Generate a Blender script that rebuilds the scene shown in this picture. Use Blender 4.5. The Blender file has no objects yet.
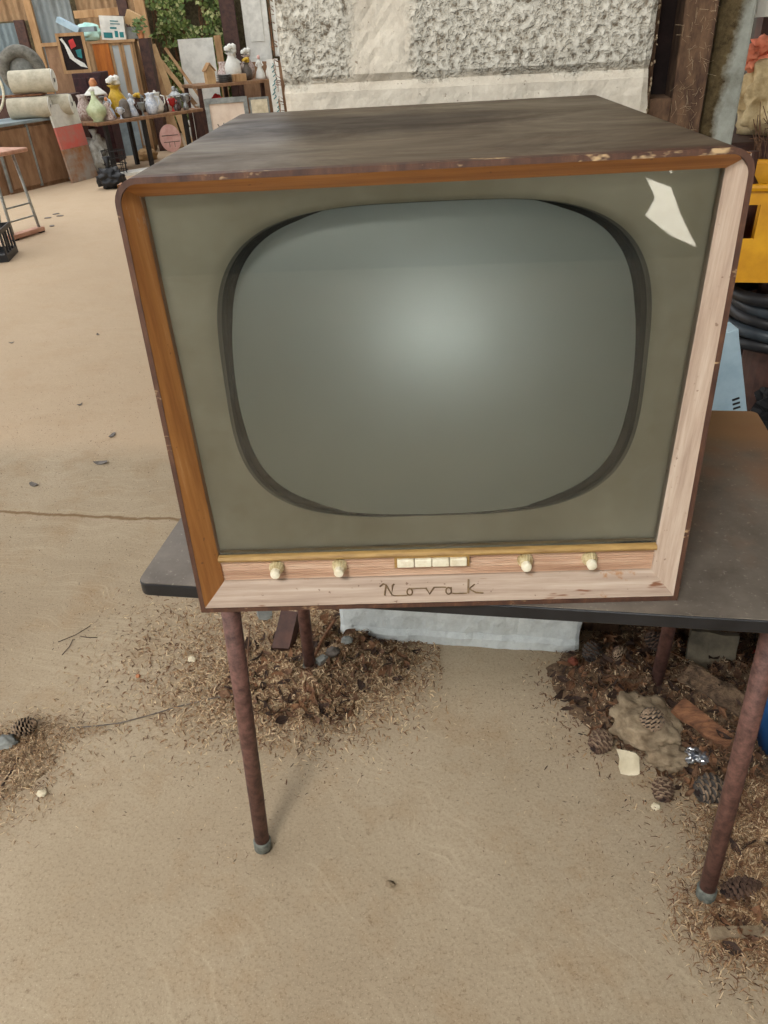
import bpy, bmesh, math, random
from mathutils import Vector, Matrix, noise
S = bpy.context.scene
COL = S.collection
PI = math.pi
rnd = random.Random(7)

# ------------------------------------------------------------------ camera
CH = 1.3277
FX = 750.15
F_ = Vector((0, .83864743, -.54467466))
R_ = Vector((.99827659, -.03196389, -.04921549))
U_ = Vector((.05868436, .54373596, .8372021))
cam = bpy.data.cameras.new('camera')
cam.sensor_fit = 'VERTICAL'; cam.sensor_height = 24; cam.lens = 24*FX/1024
cam.clip_start = .02; cam.clip_end = 100
camo = bpy.data.objects.new('camera', cam); COL.objects.link(camo)
M = Matrix((R_, U_, -F_)).transposed().to_4x4(); M.translation = (0, 0, CH)
camo.matrix_world = M
S.camera = camo

def ray(u, v):
    return F_ + R_*((u-384)/FX) - U_*((v-512)/FX)
def atz(u, v, z=0.0):                      # world point seen at a pixel, at height z
    d = ray(u, v); return Vector((0, 0, CH)) + d*((z-CH)/d.z)
def aty(u, v, y):                          # world point seen at a pixel, at distance y
    d = ray(u, v); return Vector((0, 0, CH)) + d*(y/d.y)

# ------------------------------------------------------------------ light
S.view_settings.view_transform = 'Standard'
S.view_settings.look = 'None'
S.view_settings.gamma = 1
S.view_settings.use_curve_mapping = False
S.view_settings.exposure = 0.0
w = bpy.data.worlds.new('sky'); S.world = w; w.use_nodes = True
bg = w.node_tree.nodes['Background']
bg.inputs[0].default_value = (.97, .985, 1.0, 1)
bg.inputs[1].default_value = 2.0
def area(name, loc, target, size, power, color=(1, 1, 1), sy=None):
    l = bpy.data.lights.new(name, 'AREA'); l.energy = power; l.color = color
    l.shape = 'RECTANGLE'; l.size = size; l.size_y = sy or size
    o = bpy.data.objects.new(name, l); COL.objects.link(o); o.location = loc
    o.rotation_euler = (Vector(target)-Vector(loc)).to_track_quat('-Z', 'Y').to_euler()
    return o
# daylight through the roof skylight; second lamp added behind the viewer to make the picture tube glow
area('skylight_daylight', (-1.15, -1.7, 3.75), (0, .8, 0), .9, 120, (1, .98, .94))
area('added_tube_glow_lamp', (.05, -5.85, 2.1), (.0, .8, 1.0), 1.5, 95, (.95, .99, 1), .9)

# the sun stands to the right: it lights the yard behind the rear wall, the bay itself is shaded by wall and roof
sl_ = bpy.data.lights.new('sun', 'SUN'); sl_.energy = 62; sl_.angle = math.radians(.6); sl_.color = (1, .97, .92)
so_ = bpy.data.objects.new('sun', sl_); COL.objects.link(so_); so_.location = (8, -8, 6)
so_.rotation_euler = Vector((-1, .1, -.72)).to_track_quat('-Z', 'Y').to_euler()

# ------------------------------------------------------------------ materials
def lin(c):
    return tuple(((x/255)/12.92 if x/255 <= .04045 else ((x/255+.055)/1.055)**2.4) for x in c) + (1,)
class NT:
    def __init__(s, name):
        s.m = bpy.data.materials.new(name); s.m.use_nodes = True
        s.n = s.m.node_tree.nodes; s.l = s.m.node_tree.links
        s.p = s.n['Principled BSDF']; s.out = s.n['Material Output']
        s.tc = s.n.new('ShaderNodeTexCoord')
    def k(s, src, dst): s.l.new(src, dst)
    def co(s, scale=(1, 1, 1), rot=(0, 0, 0), which='Object'):
        mp = s.n.new('ShaderNodeMapping'); mp.inputs['Scale'].default_value = scale; mp.inputs['Rotation'].default_value = rot
        s.k(s.tc.outputs[which], mp.inputs[0]); return mp.outputs[0]
    def noise(s, scale, detail=5, rough=.6, co=None, dist=0):
        t = s.n.new('ShaderNodeTexNoise'); t.inputs['Scale'].default_value = scale
        t.inputs['Detail'].default_value = detail; t.inputs['Roughness'].default_value = rough; t.inputs['Distortion'].default_value = dist
        s.k(co or s.tc.outputs['Object'], t.inputs['Vector']); return t.outputs['Fac']
    def voro(s, scale, co=None, feat='F1'):
        t = s.n.new('ShaderNodeTexVoronoi'); t.inputs['Scale'].default_value = scale; t.feature = feat
        s.k(co or s.tc.outputs['Object'], t.inputs['Vector']); return t.outputs['Distance']
    def ramp(s, fac, stops):
        r = s.n.new('ShaderNodeValToRGB'); e = r.color_ramp.elements
        while len(e) < len(stops): e.new(.5)
        for i, (p, c) in enumerate(stops):
            e[i].position = p; e[i].color = c if len(c) == 4 else lin(c)
        s.k(fac, r.inputs[0]); return r.outputs[0]
    def mask(s, fac, a, b):
        r = s.n.new('ShaderNodeMapRange'); r.inputs[1].default_value = a; r.inputs[2].default_value = b
        s.k(fac, r.inputs[0]); return r.outputs[0]
    def mix(s, fac, a, b, mode='MIX'):
        m = s.n.new('ShaderNodeMix'); m.data_type = 'RGBA'; m.blend_type = mode
        if isinstance(fac, (int, float)): m.inputs[0].default_value = fac
        else: s.k(fac, m.inputs[0])
        for i, x in ((6, a), (7, b)):
            if isinstance(x, tuple): m.inputs[i].default_value = x if len(x) == 4 else lin(x)
            else: s.k(x, m.inputs[i])
        return m.outputs[2]
    def math(s, op, a, b=0):
        m = s.n.new('ShaderNodeMath'); m.operation = op
        for i, x in ((0, a), (1, b)):
            if isinstance(x, (int, float)): m.inputs[i].default_value = x
            else: s.k(x, m.inputs[i])
        return m.outputs[0]
    def bump(s, h, strength=.4, dist=.002, prev=None):
        b = s.n.new('ShaderNodeBump'); b.inputs['Strength'].default_value = strength; b.inputs['Distance'].default_value = dist
        s.k(h, b.inputs['Height'])
        if prev: s.k(prev, b.inputs['Normal'])
        return b.outputs[0]
    def fin(s, color=None, rough=.6, normal=None, metal=0, spec=.5):
        if color is not None:
            if isinstance(color, tuple): s.p.inputs['Base Color'].default_value = color if len(color) == 4 else lin(color)
            else: s.k(color, s.p.inputs['Base Color'])
        if isinstance(rough, (int, float)): s.p.inputs['Roughness'].default_value = rough
        else: s.k(rough, s.p.inputs['Roughness'])
        s.p.inputs['Metallic'].default_value = metal
        s.p.inputs['Specular IOR Level'].default_value = spec
        if normal: s.k(normal, s.p.inputs['Normal'])
        return s.m
_pc = {}
def pm(name, c1, c2=None, scale=12, rough=.65, bump=.3, dist=.003, stretch=(1, 1, 1), metal=0, spec=.4):
    if name in _pc: return _pc[name]
    t = NT(name); c2 = c2 or tuple(int(x*.75) for x in c1)
    n = t.noise(scale, 6, .65, t.co(stretch))
    m = t.fin(t.ramp(n, [(.35, c2), (.62, c1)]), rough, t.bump(n, bump, dist), metal, spec)
    _pc[name] = m; return m

def wood_bezel(name, orange_amt, grain_axis):
    t = NT(name)
    sc = (4, 90, 90) if grain_axis == 'x' else (90, 90, 4)
    g = t.noise(1.0, 6, .7, t.co(sc))
    bare = t.ramp(g, [(.3, (144, 122, 106)), (.5, (172, 152, 134)), (.7, (192, 175, 158))])
    var = t.ramp(g, [(.3, (134, 84, 42)), (.6, (168, 114, 60)), (.8, (188, 142, 92))])
    wear = t.noise(7, 8, .75, t.co((1, 1, 1) if grain_axis == 'x' else (1.4, 1, .5)))
    a = .5 + (.5-orange_amt)*.42
    f = t.mask(wear, a-.03, a+.03)
    scr = t.mask(t.noise(60, 3, .5, t.co((.2, 1, 1) if grain_axis == 'x' else (1, 1, .2))), .70, .74)
    c = t.mix(f, bare, var) if orange_amt < 1 else var
    nick = t.mask(t.noise(150, 2, .5), .70, .74)
    c = t.mix(t.math('MULTIPLY', nick, .6), c, (96, 66, 48))
    c = t.mix(scr, c, (236, 214, 180) if orange_amt > .5 else (120, 80, 55))
    return t.fin(c, .5 if orange_amt > .5 else .72, t.bump(g, .25, .0008), 0, .4)

def m_floor():
    t = NT('dusty_concrete')
    big = t.noise(.9, 6, .6)
    mid = t.noise(5, 8, .7)
    fine = t.noise(160, 4, .8)
    # arcs left by a broom
    mv = t.n.new('ShaderNodeMapping'); mv.inputs['Location'].default_value = (1.3, .35, 0)
    t.k(t.tc.outputs['Object'], mv.inputs[0])
    ln = t.n.new('ShaderNodeVectorMath'); ln.operation = 'LENGTH'; t.k(mv.outputs[0], ln.inputs[0])
    rad = t.math('ADD', ln.outputs['Value'], t.math('MULTIPLY', t.noise(2.2, 3, .5), .35))
    cb = t.n.new('ShaderNodeCombineXYZ'); t.k(rad, cb.inputs[0]); t.k(t.math('MULTIPLY', t.noise(1.3, 2, .5), .05), cb.inputs[1])
    arc = t.noise(75, 3, .75, cb.outputs[0])
    arcm = t.math('MULTIPLY', t.mask(arc, .5, .68), t.mask(t.noise(1.7, 3, .6), .42, .6))
    c = t.ramp(big, [(.3, (152, 134, 110)), (.5, (168, 151, 126)), (.72, (184, 167, 143))])
    c = t.mix(t.mask(mid, .5, .75), c, (158, 134, 104))
    c = t.mix(t.math('MULTIPLY', t.mask(fine, .5, .75), .8), c, (112, 94, 72))
    c = t.mix(t.math('MULTIPLY', t.mask(t.noise(300, 3, .8), .58, .7), .6), c, (216, 200, 172))
    c = t.mix(t.math('MULTIPLY', arcm, .35), c, (206, 190, 162))
    spots = t.noise(34, 5, .8)
    c = t.mix(t.math('MULTIPLY', t.mask(spots, .60, .70), .55), c, (104, 82, 60))
    # slab joint running across the floor, packed with dirt, and paler older slab beyond
    sep = t.n.new('ShaderNodeSeparateXYZ'); t.k(t.tc.outputs['Object'], sep.inputs[0])
    a, b = atz(0, 512), atz(176, 520); sl = (b.y-a.y)/(b.x-a.x)
    wob = t.math('MULTIPLY', t.math('SUBTRACT', t.noise(9, 3, .6), .5), .05)
    dl = t.math('ADD', t.math('SUBTRACT', t.math('SUBTRACT', sep.outputs[1], t.math('MULTIPLY', sep.outputs[0], sl)), a.y-a.x*sl), wob)
    c = t.mix(t.math('MULTIPLY', t.mask(t.math('ABSOLUTE', dl), .011, .004), .8), c, (112, 84, 52))
    a, b = atz(0, 457), atz(130, 461); sl = (b.y-a.y)/(b.x-a.x)
    wob2 = t.math('MULTIPLY', t.math('SUBTRACT', t.noise(4, 5, .7), .5), .12)
    d2 = t.math('ADD', t.math('SUBTRACT', t.math('SUBTRACT', sep.outputs[1], t.math('MULTIPLY', sep.outputs[0], sl)), a.y-a.x*sl), wob2)
    c = t.mix(t.math('MULTIPLY', t.mask(d2, -.02, .16), .6), c, (198, 172, 142))
    h = t.math('ADD', t.math('MULTIPLY', fine, .35), t.math('MULTIPLY', t.noise(45, 6, .75), .8))
    nb = t.bump(h, .45, .002)
    nb = t.bump(t.noise(6, 4, .6), .3, .02, nb)
    return t.fin(c, .93, nb, 0, .2)

def m_blockwork():
    t = NT('rough_concrete_block')
    n = t.noise(22, 8, .75)
    v = t.noise(105, 2.5, .6)
    peb = t.ramp(v, [(.33, (104, 94, 80)), (.40, (168, 162, 148)), (.55, (192, 187, 174)), (.7, (208, 204, 192))])
    peb = t.mix(t.math('MULTIPLY', t.mask(n, .55, .7), .6), peb, (170, 160, 142))
    sm = t.ramp(n, [(.3, (182, 172, 156)), (.6, (208, 200, 184)), (.75, (170, 158, 142))])
    sm = t.mix(t.mask(t.noise(110, 4, .7), .64, .7), sm, (128, 114, 98))
    sep = t.n.new('ShaderNodeSeparateXYZ'); t.k(t.tc.outputs['Object'], sep.inputs[0])
    wob = t.math('MULTIPLY', t.math('SUBTRACT', t.noise(12, 4, .6), .5), .06)
    f = t.mask(t.math('ADD', sep.outputs[2], wob), 1.243, 1.255)
    # a smooth trowelled patch interrupts the pitted face
    px = t.mask(t.math('ABSOLUTE', t.math('ADD', t.math('ADD', sep.outputs[0], .13), wob)), .06, .04)
    f2 = t.math('MULTIPLY', f, t.math('SUBTRACT', 1, px))
    c = t.mix(f2, sm, peb)
    low = t.mask(sep.outputs[2], .5, .3)
    c = t.mix(low, c, t.ramp(n, [(.3, (196, 200, 196)), (.6, (222, 226, 222)), (.8, (170, 172, 166))]))  # pale bluish light on the pillar foot, painted into the colour
    h = t.math('MULTIPLY', t.mask(v, .36, .56), t.math('ADD', t.math('MULTIPLY', f2, .9), .1))
    nb = t.bump(h, .8, .004); nb = t.bump(t.noise(130, 5, .7), .5, .003, nb)
    return t.fin(c, .95, nb, 0, .15)

def m_tvtop():
    t = NT('dusty_dark_veneer')
    g = t.noise(1, 6, .65, t.co((5, 60, 60)))
    c = t.ramp(g, [(.3, (68, 55, 45)), (.6, (94, 80, 66)), (.8, (92, 64, 54))])
    dust = t.noise(5, 6, .7, t.co((1, 1.6, 1)), .6)
    c = t.mix(t.math('MULTIPLY', t.mask(dust, .35, .65), .55), c, (128, 117, 94))
    # old wet stain near the left of the lid
    mp = t.n.new('ShaderNodeMapping'); mp.inputs['Location'].default_value = (.10*3.2, -.40*5, 0); mp.inputs['Scale'].default_value = (3.2, 5, 0)
    t.k(t.tc.outputs['Object'], mp.inputs[0])
    ln = t.n.new('ShaderNodeVectorMath'); ln.operation = 'LENGTH'; t.k(mp.outputs[0], ln.inputs[0])
    st = t.math('ADD', ln.outputs['Value'], t.math('MULTIPLY', t.math('SUBTRACT', t.noise(14, 5, .7), .5), 1.1))
    c = t.mix(t.math('MULTIPLY', t.mask(st, .95, .35), .85), c, (38, 24, 16))
    c = t.mix(t.math('MULTIPLY', t.mask(t.noise(30, 4, .7, t.co((.4, 3, 1))), .66, .72), .5), c, (160, 140, 112))
    return t.fin(c, t.mask(dust, 1.3, -.2), t.bump(g, .15, .0006), 0, .22)

def m_side():
    t = NT('dark_shell_edge')
    n = t.noise(1, 6, .7, t.co((60, 10, 20)))
    c = t.ramp(n, [(.3, (54, 32, 24)), (.55, (84, 54, 38)), (.75, (116, 82, 56))])
    c = t.mix(t.mask(t.noise(50, 4, .7, t.co((.3, 1, .6))), .62, .68), c, (188, 160, 120))
    return t.fin(c, .6, t.bump(n, .3, .001))

def m_glass():
    # flat safety glass carrying a film of dust: see-through, a mirror-like sheen, a little scatter
    t = NT('dusty_safety_glass')
    tr = t.n.new('ShaderNodeBsdfTransparent'); tr.inputs[0].default_value = (.95, .965, .945, 1)
    gl = t.n.new('ShaderNodeBsdfGlossy'); gl.inputs['Roughness'].default_value = .015
    df = t.n.new('ShaderNodeBsdfDiffuse')
    n = t.noise(3.2, 6, .65)
    t.k(t.ramp(n, [(.3, (178, 174, 156)), (.7, (188, 192, 182))]), df.inputs[0])
    fr = t.n.new('ShaderNodeFresnel'); fr.inputs[0].default_value = 1.52
    m1 = t.n.new('ShaderNodeMixShader'); t.k(fr.outputs[0], m1.inputs[0]); t.k(tr.outputs[0], m1.inputs[1]); t.k(gl.outputs[0], m1.inputs[2])
    m2 = t.n.new('ShaderNodeMixShader')
    sp = t.mask(t.noise(170, 3, .6), .74, .8)
    sc = t.mask(t.noise(26, 2, .5, t.co((5, 1, .5), (0, .4, 0))), .78, .80)
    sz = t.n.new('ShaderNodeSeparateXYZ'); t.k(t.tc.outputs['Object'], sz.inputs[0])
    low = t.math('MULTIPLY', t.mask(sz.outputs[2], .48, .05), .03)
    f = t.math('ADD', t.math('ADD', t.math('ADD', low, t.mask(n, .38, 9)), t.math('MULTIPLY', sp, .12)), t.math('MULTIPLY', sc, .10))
    t.k(f, m2.inputs[0]); t.k(m1.outputs[0], m2.inputs[1]); t.k(df.outputs[0], m2.inputs[2])
    t.k(m2.outputs[0], t.out.inputs[0]); return t.m

def m_pane(name, tint=(.8, .85, .84, 1)):
    t = NT(name)
    t.p.inputs['Base Color'].default_value = tint; t.p.inputs['Roughness'].default_value = .08
    tr = t.n.new('ShaderNodeBsdfTransparent'); m = t.n.new('ShaderNodeMixShader'); m.inputs[0].default_value = .45
    t.k(tr.outputs[0], m.inputs[1]); t.k(t.p.outputs[0], m.inputs[2]); t.k(m.outputs[0], t.out.inputs[0]); return t.m

def m_corr(name, c1, c2):
    t = NT(name)
    n = t.noise(2.5, 8, .75, t.co((1, 1, .35)))
    return t.fin(t.ramp(n, [(.3, c2), (.5, c1), (.7, tuple(min(255, int(x*1.1)) for x in c1))]), .9, t.bump(t.noise(30), .2), 0, .3)

MAT = dict(
    floor=m_floor(), block=m_blockwork(), tvtop=m_tvtop(), edge=m_side(), glass=m_glass(),
    bz_left=wood_bezel('varnished_frame_side', .80, 'z'), bz_top=wood_bezel('varnished_frame_top', 1, 'x'),
    bz_right=wood_bezel('bare_frame_side', .06, 'z'), bz_bot=wood_bezel('bare_frame_bottom', .2, 'x'),
    mask=pm('screen_mask', (190, 180, 160), (166, 154, 132), 5, .75, .1),
    maskmid=pm('mask_mid_band', (104, 98, 86), (88, 82, 72), 5, .7, .1),
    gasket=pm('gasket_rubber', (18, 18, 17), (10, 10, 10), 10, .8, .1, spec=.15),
    gold=pm('brass_strip', (176, 142, 84), (136, 104, 58), 20, .45, .2, .001, (1, 6, 6)),
    cream=pm('cream_plastic', (236, 230, 208), (212, 200, 170), 60, .4, .15, .0006),
    knobgold=pm('tarnished_gilt', (210, 196, 156), (160, 140, 98), 90, .4, .2, .0006),
    emblem=pm('aged_brass_script', (132, 108, 74), (86, 64, 44), 80, .5, .4, .0008, metal=.2),
    board=pm('hardboard', (96, 72, 52), (70, 50, 38), 30, .85),
    laminate=pm('scuffed_dark_laminate', (116, 108, 100), (86, 78, 72), 9, .33, .12, .001, (1, 2, 1)),
    blackedge=pm('black_edge_band', (36, 36, 38), (24, 24, 26), 20, .35, .1),
    rust=pm('rusty_brown_tube', (114, 80, 70), (70, 46, 40), 70, .6, .5, .0012),
    glide=pm('grey_glide', (112, 114, 104), (70, 74, 70), 90, .7),
    beam=pm('old_brown_timber', (112, 86, 64), (70, 50, 38), 60, .9, .6, .003, (1, 1, .4)),
    dark=pm('dark_void', (44, 30, 26), (26, 18, 16), 20, .95),
    post=pm('weathered_concrete_post', (172, 176, 168), (126, 128, 116), 14, .95, .6, .003, (1, 1, .5)),
    moss=pm('mossy_concrete', (112, 100, 74), (72, 64, 46), 30, .95, .7, .004),
    wood=pm('raw_wood', (186, 150, 108), (146, 108, 70), 9, .75, .3, .002, (1, 1, .2)),
    brown=pm('brown_board', (152, 118, 88), (120, 88, 62), 12, .7, .2, .002, (1, 1, .3)),
    orange=pm('orange_varnish', (206, 124, 48), (168, 90, 30), 12, .45, .2, .002, (1, 1, .2)),
    darkwood=pm('dark_wood', (84, 56, 46), (52, 34, 30), 14, .6),
    white=pm('off_white', (232, 230, 220), (206, 204, 194), 8, .6, .15),
    grey=pm('grey_stuff', (150, 152, 146), (108, 110, 106), 10, .7),
    black=pm('black_stuff', (36, 36, 38), (18, 18, 20), 12, .45),
    metal=pm('painted_tube', (172, 174, 168), (130, 132, 128), 20, .4, .1, .001, metal=.3),
    cardboard=pm('cardboard', (204, 170, 124), (180, 146, 104), 8, .85, .1),
    yellow=pm('yellow_plastic', (232, 170, 30), (200, 136, 18), 8, .45, .1),
    red=pm('red_stuff', (206, 50, 46), (150, 30, 30), 10, .5),
    salmon=pm('salmon_cloth', (240, 156, 122), (222, 120, 90), 9, .8),
    burlap=pm('burlap', (206, 188, 148), (150, 128, 88), 22, .95, .5),
    bluebox=pm('pale_blue_card', (176, 200, 212), (150, 176, 192), 8, .6, .1),
    blue=pm('blue_plastic', (42, 96, 150), (26, 66, 112), 6, .4, .1),
    hose=pm('dark_hose', (58, 66, 72), (30, 34, 40), 14, .4, .1),
    teal=pm('teal_paint', (40, 130, 130), (24, 100, 104), 8, .5),
    mint=pm('mint_plastic', (190, 226, 214), (160, 206, 196), 8, .5, .1),
    pink=pm('pink_paint', (226, 184, 172), (204, 152, 142), 8, .7),
    green=pm('leaf_green', (142, 158, 86), (90, 112, 52), 14, .7), green2=pm('leaf_dark', (104, 124, 64), (60, 80, 38), 14, .7),
    greenp=pm('leaf_pale', (200, 200, 140), (150, 156, 96), 14, .7),
    soil=pm('litter_soil', (166, 146, 118), (120, 100, 76), 60, .95, .9, .008),
    soil2=pm('litter_soil_dark', (128, 104, 80), (70, 54, 42), 50, .95, .9, .01),
    chip1=pm('shaving_pale', (214, 190, 154), (182, 156, 120), 60, .85), chip2=pm('shaving_tan', (168, 136, 100), (132, 102, 72), 60, .85),
    chip3=pm('shaving_brown', (116, 86, 62), (84, 58, 42), 60, .85), chip4=pm('shaving_rust', (134, 96, 66), (100, 68, 48), 60, .85),
    chip5=pm('shaving_dark', (70, 50, 38), (44, 32, 26), 60, .85),
    cone=pm('pine_cone_scale', (108, 84, 68), (62, 44, 36), 90, .8), conetip=pm('pine_cone_tip', (156, 134, 110), (112, 90, 70), 90, .8),
    conedark=pm('weathered_cone', (84, 78, 72), (46, 42, 40), 90, .8),
    rock=pm('sandy_clod', (156, 138, 112), (116, 98, 76), 30, .95, .8, .006), paper=pm('dirty_paper', (228, 216, 188), (200, 186, 154), 12, .8, .2),
    foil=pm('crumpled_foil', (210, 212, 214), (170, 172, 176), 20, .28, .3, .003, metal=.9),
    brick=pm('brick_red', (150, 84, 62), (110, 58, 44), 30, .9, .5), bark=pm('fallen_bark', (142, 98, 68), (94, 62, 44), 30, .9, .7, .004, (1, 4, 1)),
    slate=pm('slate_green', (112, 102, 84), (72, 66, 54), 12, .9, .3),
    corr1=m_corr('corrugated_grey', (142, 150, 150), (96, 96, 90)), corr2=m_corr('corrugated_brown', (168, 138, 104), (116, 88, 62)),
    corr3=m_corr('corrugated_blue', (120, 134, 138), (76, 86, 90)), roof=m_corr('roof_sheet', (110, 104, 96), (70, 64, 58)),
    plaster=pm('rear_wall_render', (88, 84, 76), (64, 60, 54), 3, .95), pane=m_pane('cabinet_pane'),
    tyre=pm('grey_tyre', (124, 122, 112), (88, 84, 76), 20, .85), rim=pm('cream_rim', (226, 220, 196), (190, 180, 150), 20, .5),
    plaidp=pm('pink_rag', (196, 140, 132), (120, 60, 60), 30, .9), bag=pm('grey_bag', (184, 182, 172), (140, 136, 126), 14, .5, .5),
    sheet=pm('blue_grey_sheet', (150, 164, 168), (122, 134, 138), 5, .7), dish=pm('silver_ware', (176, 178, 176), (120, 122, 122), 30, .35, .2, .002, metal=.5),
    oldyel=pm('mustard_glaze', (222, 184, 60), (180, 136, 30), 14, .4), celadon=pm('celadon_glaze', (206, 214, 176), (170, 182, 136), 14, .35),
    taupe=pm('taupe_glaze', (112, 102, 92), (80, 72, 64), 14, .5), flesh=pm('terracotta_glaze', (206, 142, 96), (166, 98, 60), 14, .5),
    cobweb=pm('dusty_fibre', (196, 176, 146), (160, 136, 104), 40, .9), iron=pm('black_iron', (40, 36, 34), (24, 22, 22), 30, .6),
)
def m_crt():
    t = NT('dusty_picture_tube')
    n = t.noise(2.2, 5, .6, t.co((1, 1, 1)))
    c = t.ramp(n, [(.3, (122, 124, 114)), (.7, (138, 142, 134))])
    t.p.inputs['Coat Weight'].default_value = 1; t.p.inputs['Coat Roughness'].default_value = .36; t.p.inputs['Coat IOR'].default_value = 2.0
    return t.fin(c, .5, None, 0, 1)
MAT['crt'] = m_crt()
MAT['sketchpaper'] = pm('sketch_paper', (222, 204, 184), (204, 182, 162), 5, .8, .05)
MAT['yard'] = pm('sunlit_yard_concrete', (222, 216, 204), (205, 198, 184), 1, .95)
def m_rib():
    t = NT('ribbed_veneer')
    sep = t.n.new('ShaderNodeSeparateXYZ'); t.k(t.tc.outputs['Object'], sep.inputs[0])
    g = t.noise(1, 5, .7, t.co((5, 60, 90)))
    c = t.ramp(g, [(.3, (146, 108, 82)), (.5, (180, 144, 116)), (.7, (202, 174, 148))])
    return t.fin(c, .7, t.bump(g, .2, .0006))
MAT['rib'] = m_rib()
def m_lam():
    t = NT('scuffed_table_laminate')
    n = t.noise(9, 6, .7); sep = t.n.new('ShaderNodeSeparateXYZ'); t.k(t.tc.outputs['Object'], sep.inputs[0])
    c = t.ramp(n, [(.3, (88, 80, 72)), (.6, (120, 112, 102)), (.8, (136, 126, 112))])
    c = t.mix(t.math('MULTIPLY', t.mask(t.noise(120, 3, .7), .6, .7), .5), c, (168, 160, 146))
    # tan far right corner: warm reflected light painted into the colour
    wn = t.math('MULTIPLY', t.math('SUBTRACT', t.noise(12, 4, .6), .5), .10)
    a = t.mask(t.math('ADD', sep.outputs[0], wn), .70, .80); b = t.mask(t.math('ADD', sep.outputs[1], wn), .42, .50)
    c = t.mix(t.math('MULTIPLY', t.math('MULTIPLY', a, b), .9), c, (150, 116, 86))
    c = t.mix(t.math('MULTIPLY', t.mask(t.noise(6, 4, .6), .5, .7), t.math('MULTIPLY', a, .6)), c, (138, 100, 74))  # same painted warm reflection, patchy over the whole right side
    return t.fin(c, t.mask(n, -.3, 1.6), t.bump(t.noise(200, 3, .6), .15, .0006), 0, .5)
MAT['laminate'] = m_lam()

# ------------------------------------------------------------------ mesh helpers
def NB(): return bmesh.new()
def link(name, bm, mat, parent=None, loc=(0, 0, 0), rz=0, smooth=False, bevel=0):
    me = bpy.data.meshes.new(name); bmesh.ops.recalc_face_normals(bm, faces=bm.faces[:]); bm.to_mesh(me); bm.free()
    for m in (mat if isinstance(mat, (list, tuple)) else [mat]): me.materials.append(MAT[m] if isinstance(m, str) else m)
    if smooth:
        for p in me.polygons: p.use_smooth = True
    o = bpy.data.objects.new(name, me); COL.objects.link(o)
    o.location = loc; o.rotation_euler = (0, 0, rz)
    if parent: o.parent = parent
    if bevel:
        b = o.modifiers.new('bevel', 'BEVEL'); b.width = bevel; b.segments = 2; b.limit_method = 'ANGLE'; b.angle_limit = .8
    return o
def tag(o, label, cat, group=None, kind=None):
    o['label'] = label; o['category'] = cat
    if group: o['group'] = group
    if kind: o['kind'] = kind
    return o
def thing(name, label, cat, loc=(0, 0, 0), rz=0, group=None):
    o = bpy.data.objects.new(name, None); COL.objects.link(o); o.location = loc; o.rotation_euler = (0, 0, rz)
    o.empty_display_size = .05
    return tag(o, label, cat, group)
def struct(name, bm, mat, **k):
    o = link(name, bm, mat, **k); o['kind'] = 'structure'; return o
def box(bm, x0, x1, y0, y1, z0, z1, mi=0, mx=None):
    vs = [bm.verts.new(Vector(p) if mx is None else mx @ Vector(p)) for p in
          ((x0, y0, z0), (x1, y0, z0), (x1, y1, z0), (x0, y1, z0), (x0, y0, z1), (x1, y0, z1), (x1, y1, z1), (x0, y1, z1))]
    for f in ((0, 3, 2, 1), (4, 5, 6, 7), (0, 1, 5, 4), (1, 2, 6, 5), (2, 3, 7, 6), (3, 0, 4, 7)):
        bm.faces.new([vs[i] for i in f]).material_index = mi
    return bm
def frame_of(d):
    d = d.normalized(); a = Vector((0, 0, 1)) if abs(d.z) < .9 else Vector((1, 0, 0))
    x = d.cross(a).normalized(); return x, d.cross(x)
def tube(bm, pts, r, seg=10, mi=0, cap=True, close=False):
    pts = [Vector(p) for p in pts]; rings = []
    n = len(pts); R = r if isinstance(r, (list, tuple)) else [r]*n
    pa = None
    for i, p in enumerate(pts):
        a = pts[(i-1) % n] if (i or close) else p; b = pts[(i+1) % n] if (i < n-1 or close) else p
        d = (b-a).normalized()
        if pa is None: x, y = frame_of(d)
        else:
            x = (pa - d*pa.dot(d)).normalized(); y = d.cross(x)
        pa = x
        rings.append([bm.verts.new(p+(x*math.cos(t*2*PI/seg)+y*math.sin(t*2*PI/seg))*R[i]) for t in range(seg)])
    m = n if close else n-1
    for i in range(m):
        A, B = rings[i], rings[(i+1) % n]
        for t in range(seg):
            bm.faces.new((A[t], A[(t+1) % seg], B[(t+1) % seg], B[t])).material_index = mi
    if cap and not close:
        bm.faces.new(rings[0][::-1]).material_index = mi; bm.faces.new(rings[-1]).material_index = mi
    return bm
def lathe(bm, prof, seg=20, mi=0, c=(0, 0, 0), mx=None, flute=0, fl_n=0):
    c = Vector(c); rings = []
    for r, z in prof:
        ring = []
        for t in range(seg):
            a = t*2*PI/seg; rr = max(r, 1e-4)*(1+(flute*math.cos(a*fl_n) if fl_n else 0))
            p = Vector((rr*math.cos(a), rr*math.sin(a), z))
            ring.append(bm.verts.new(c+(mx @ p if mx else p)))
        rings.append(ring)
    for A, B in zip(rings, rings[1:]):
        for t in range(seg): bm.faces.new((A[t], A[(t+1) % seg], B[(t+1) % seg], B[t])).material_index = mi
    bm.faces.new(rings[0][::-1]).material_index = mi; bm.faces.new(rings[-1]).material_index = mi
    return bm
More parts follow.
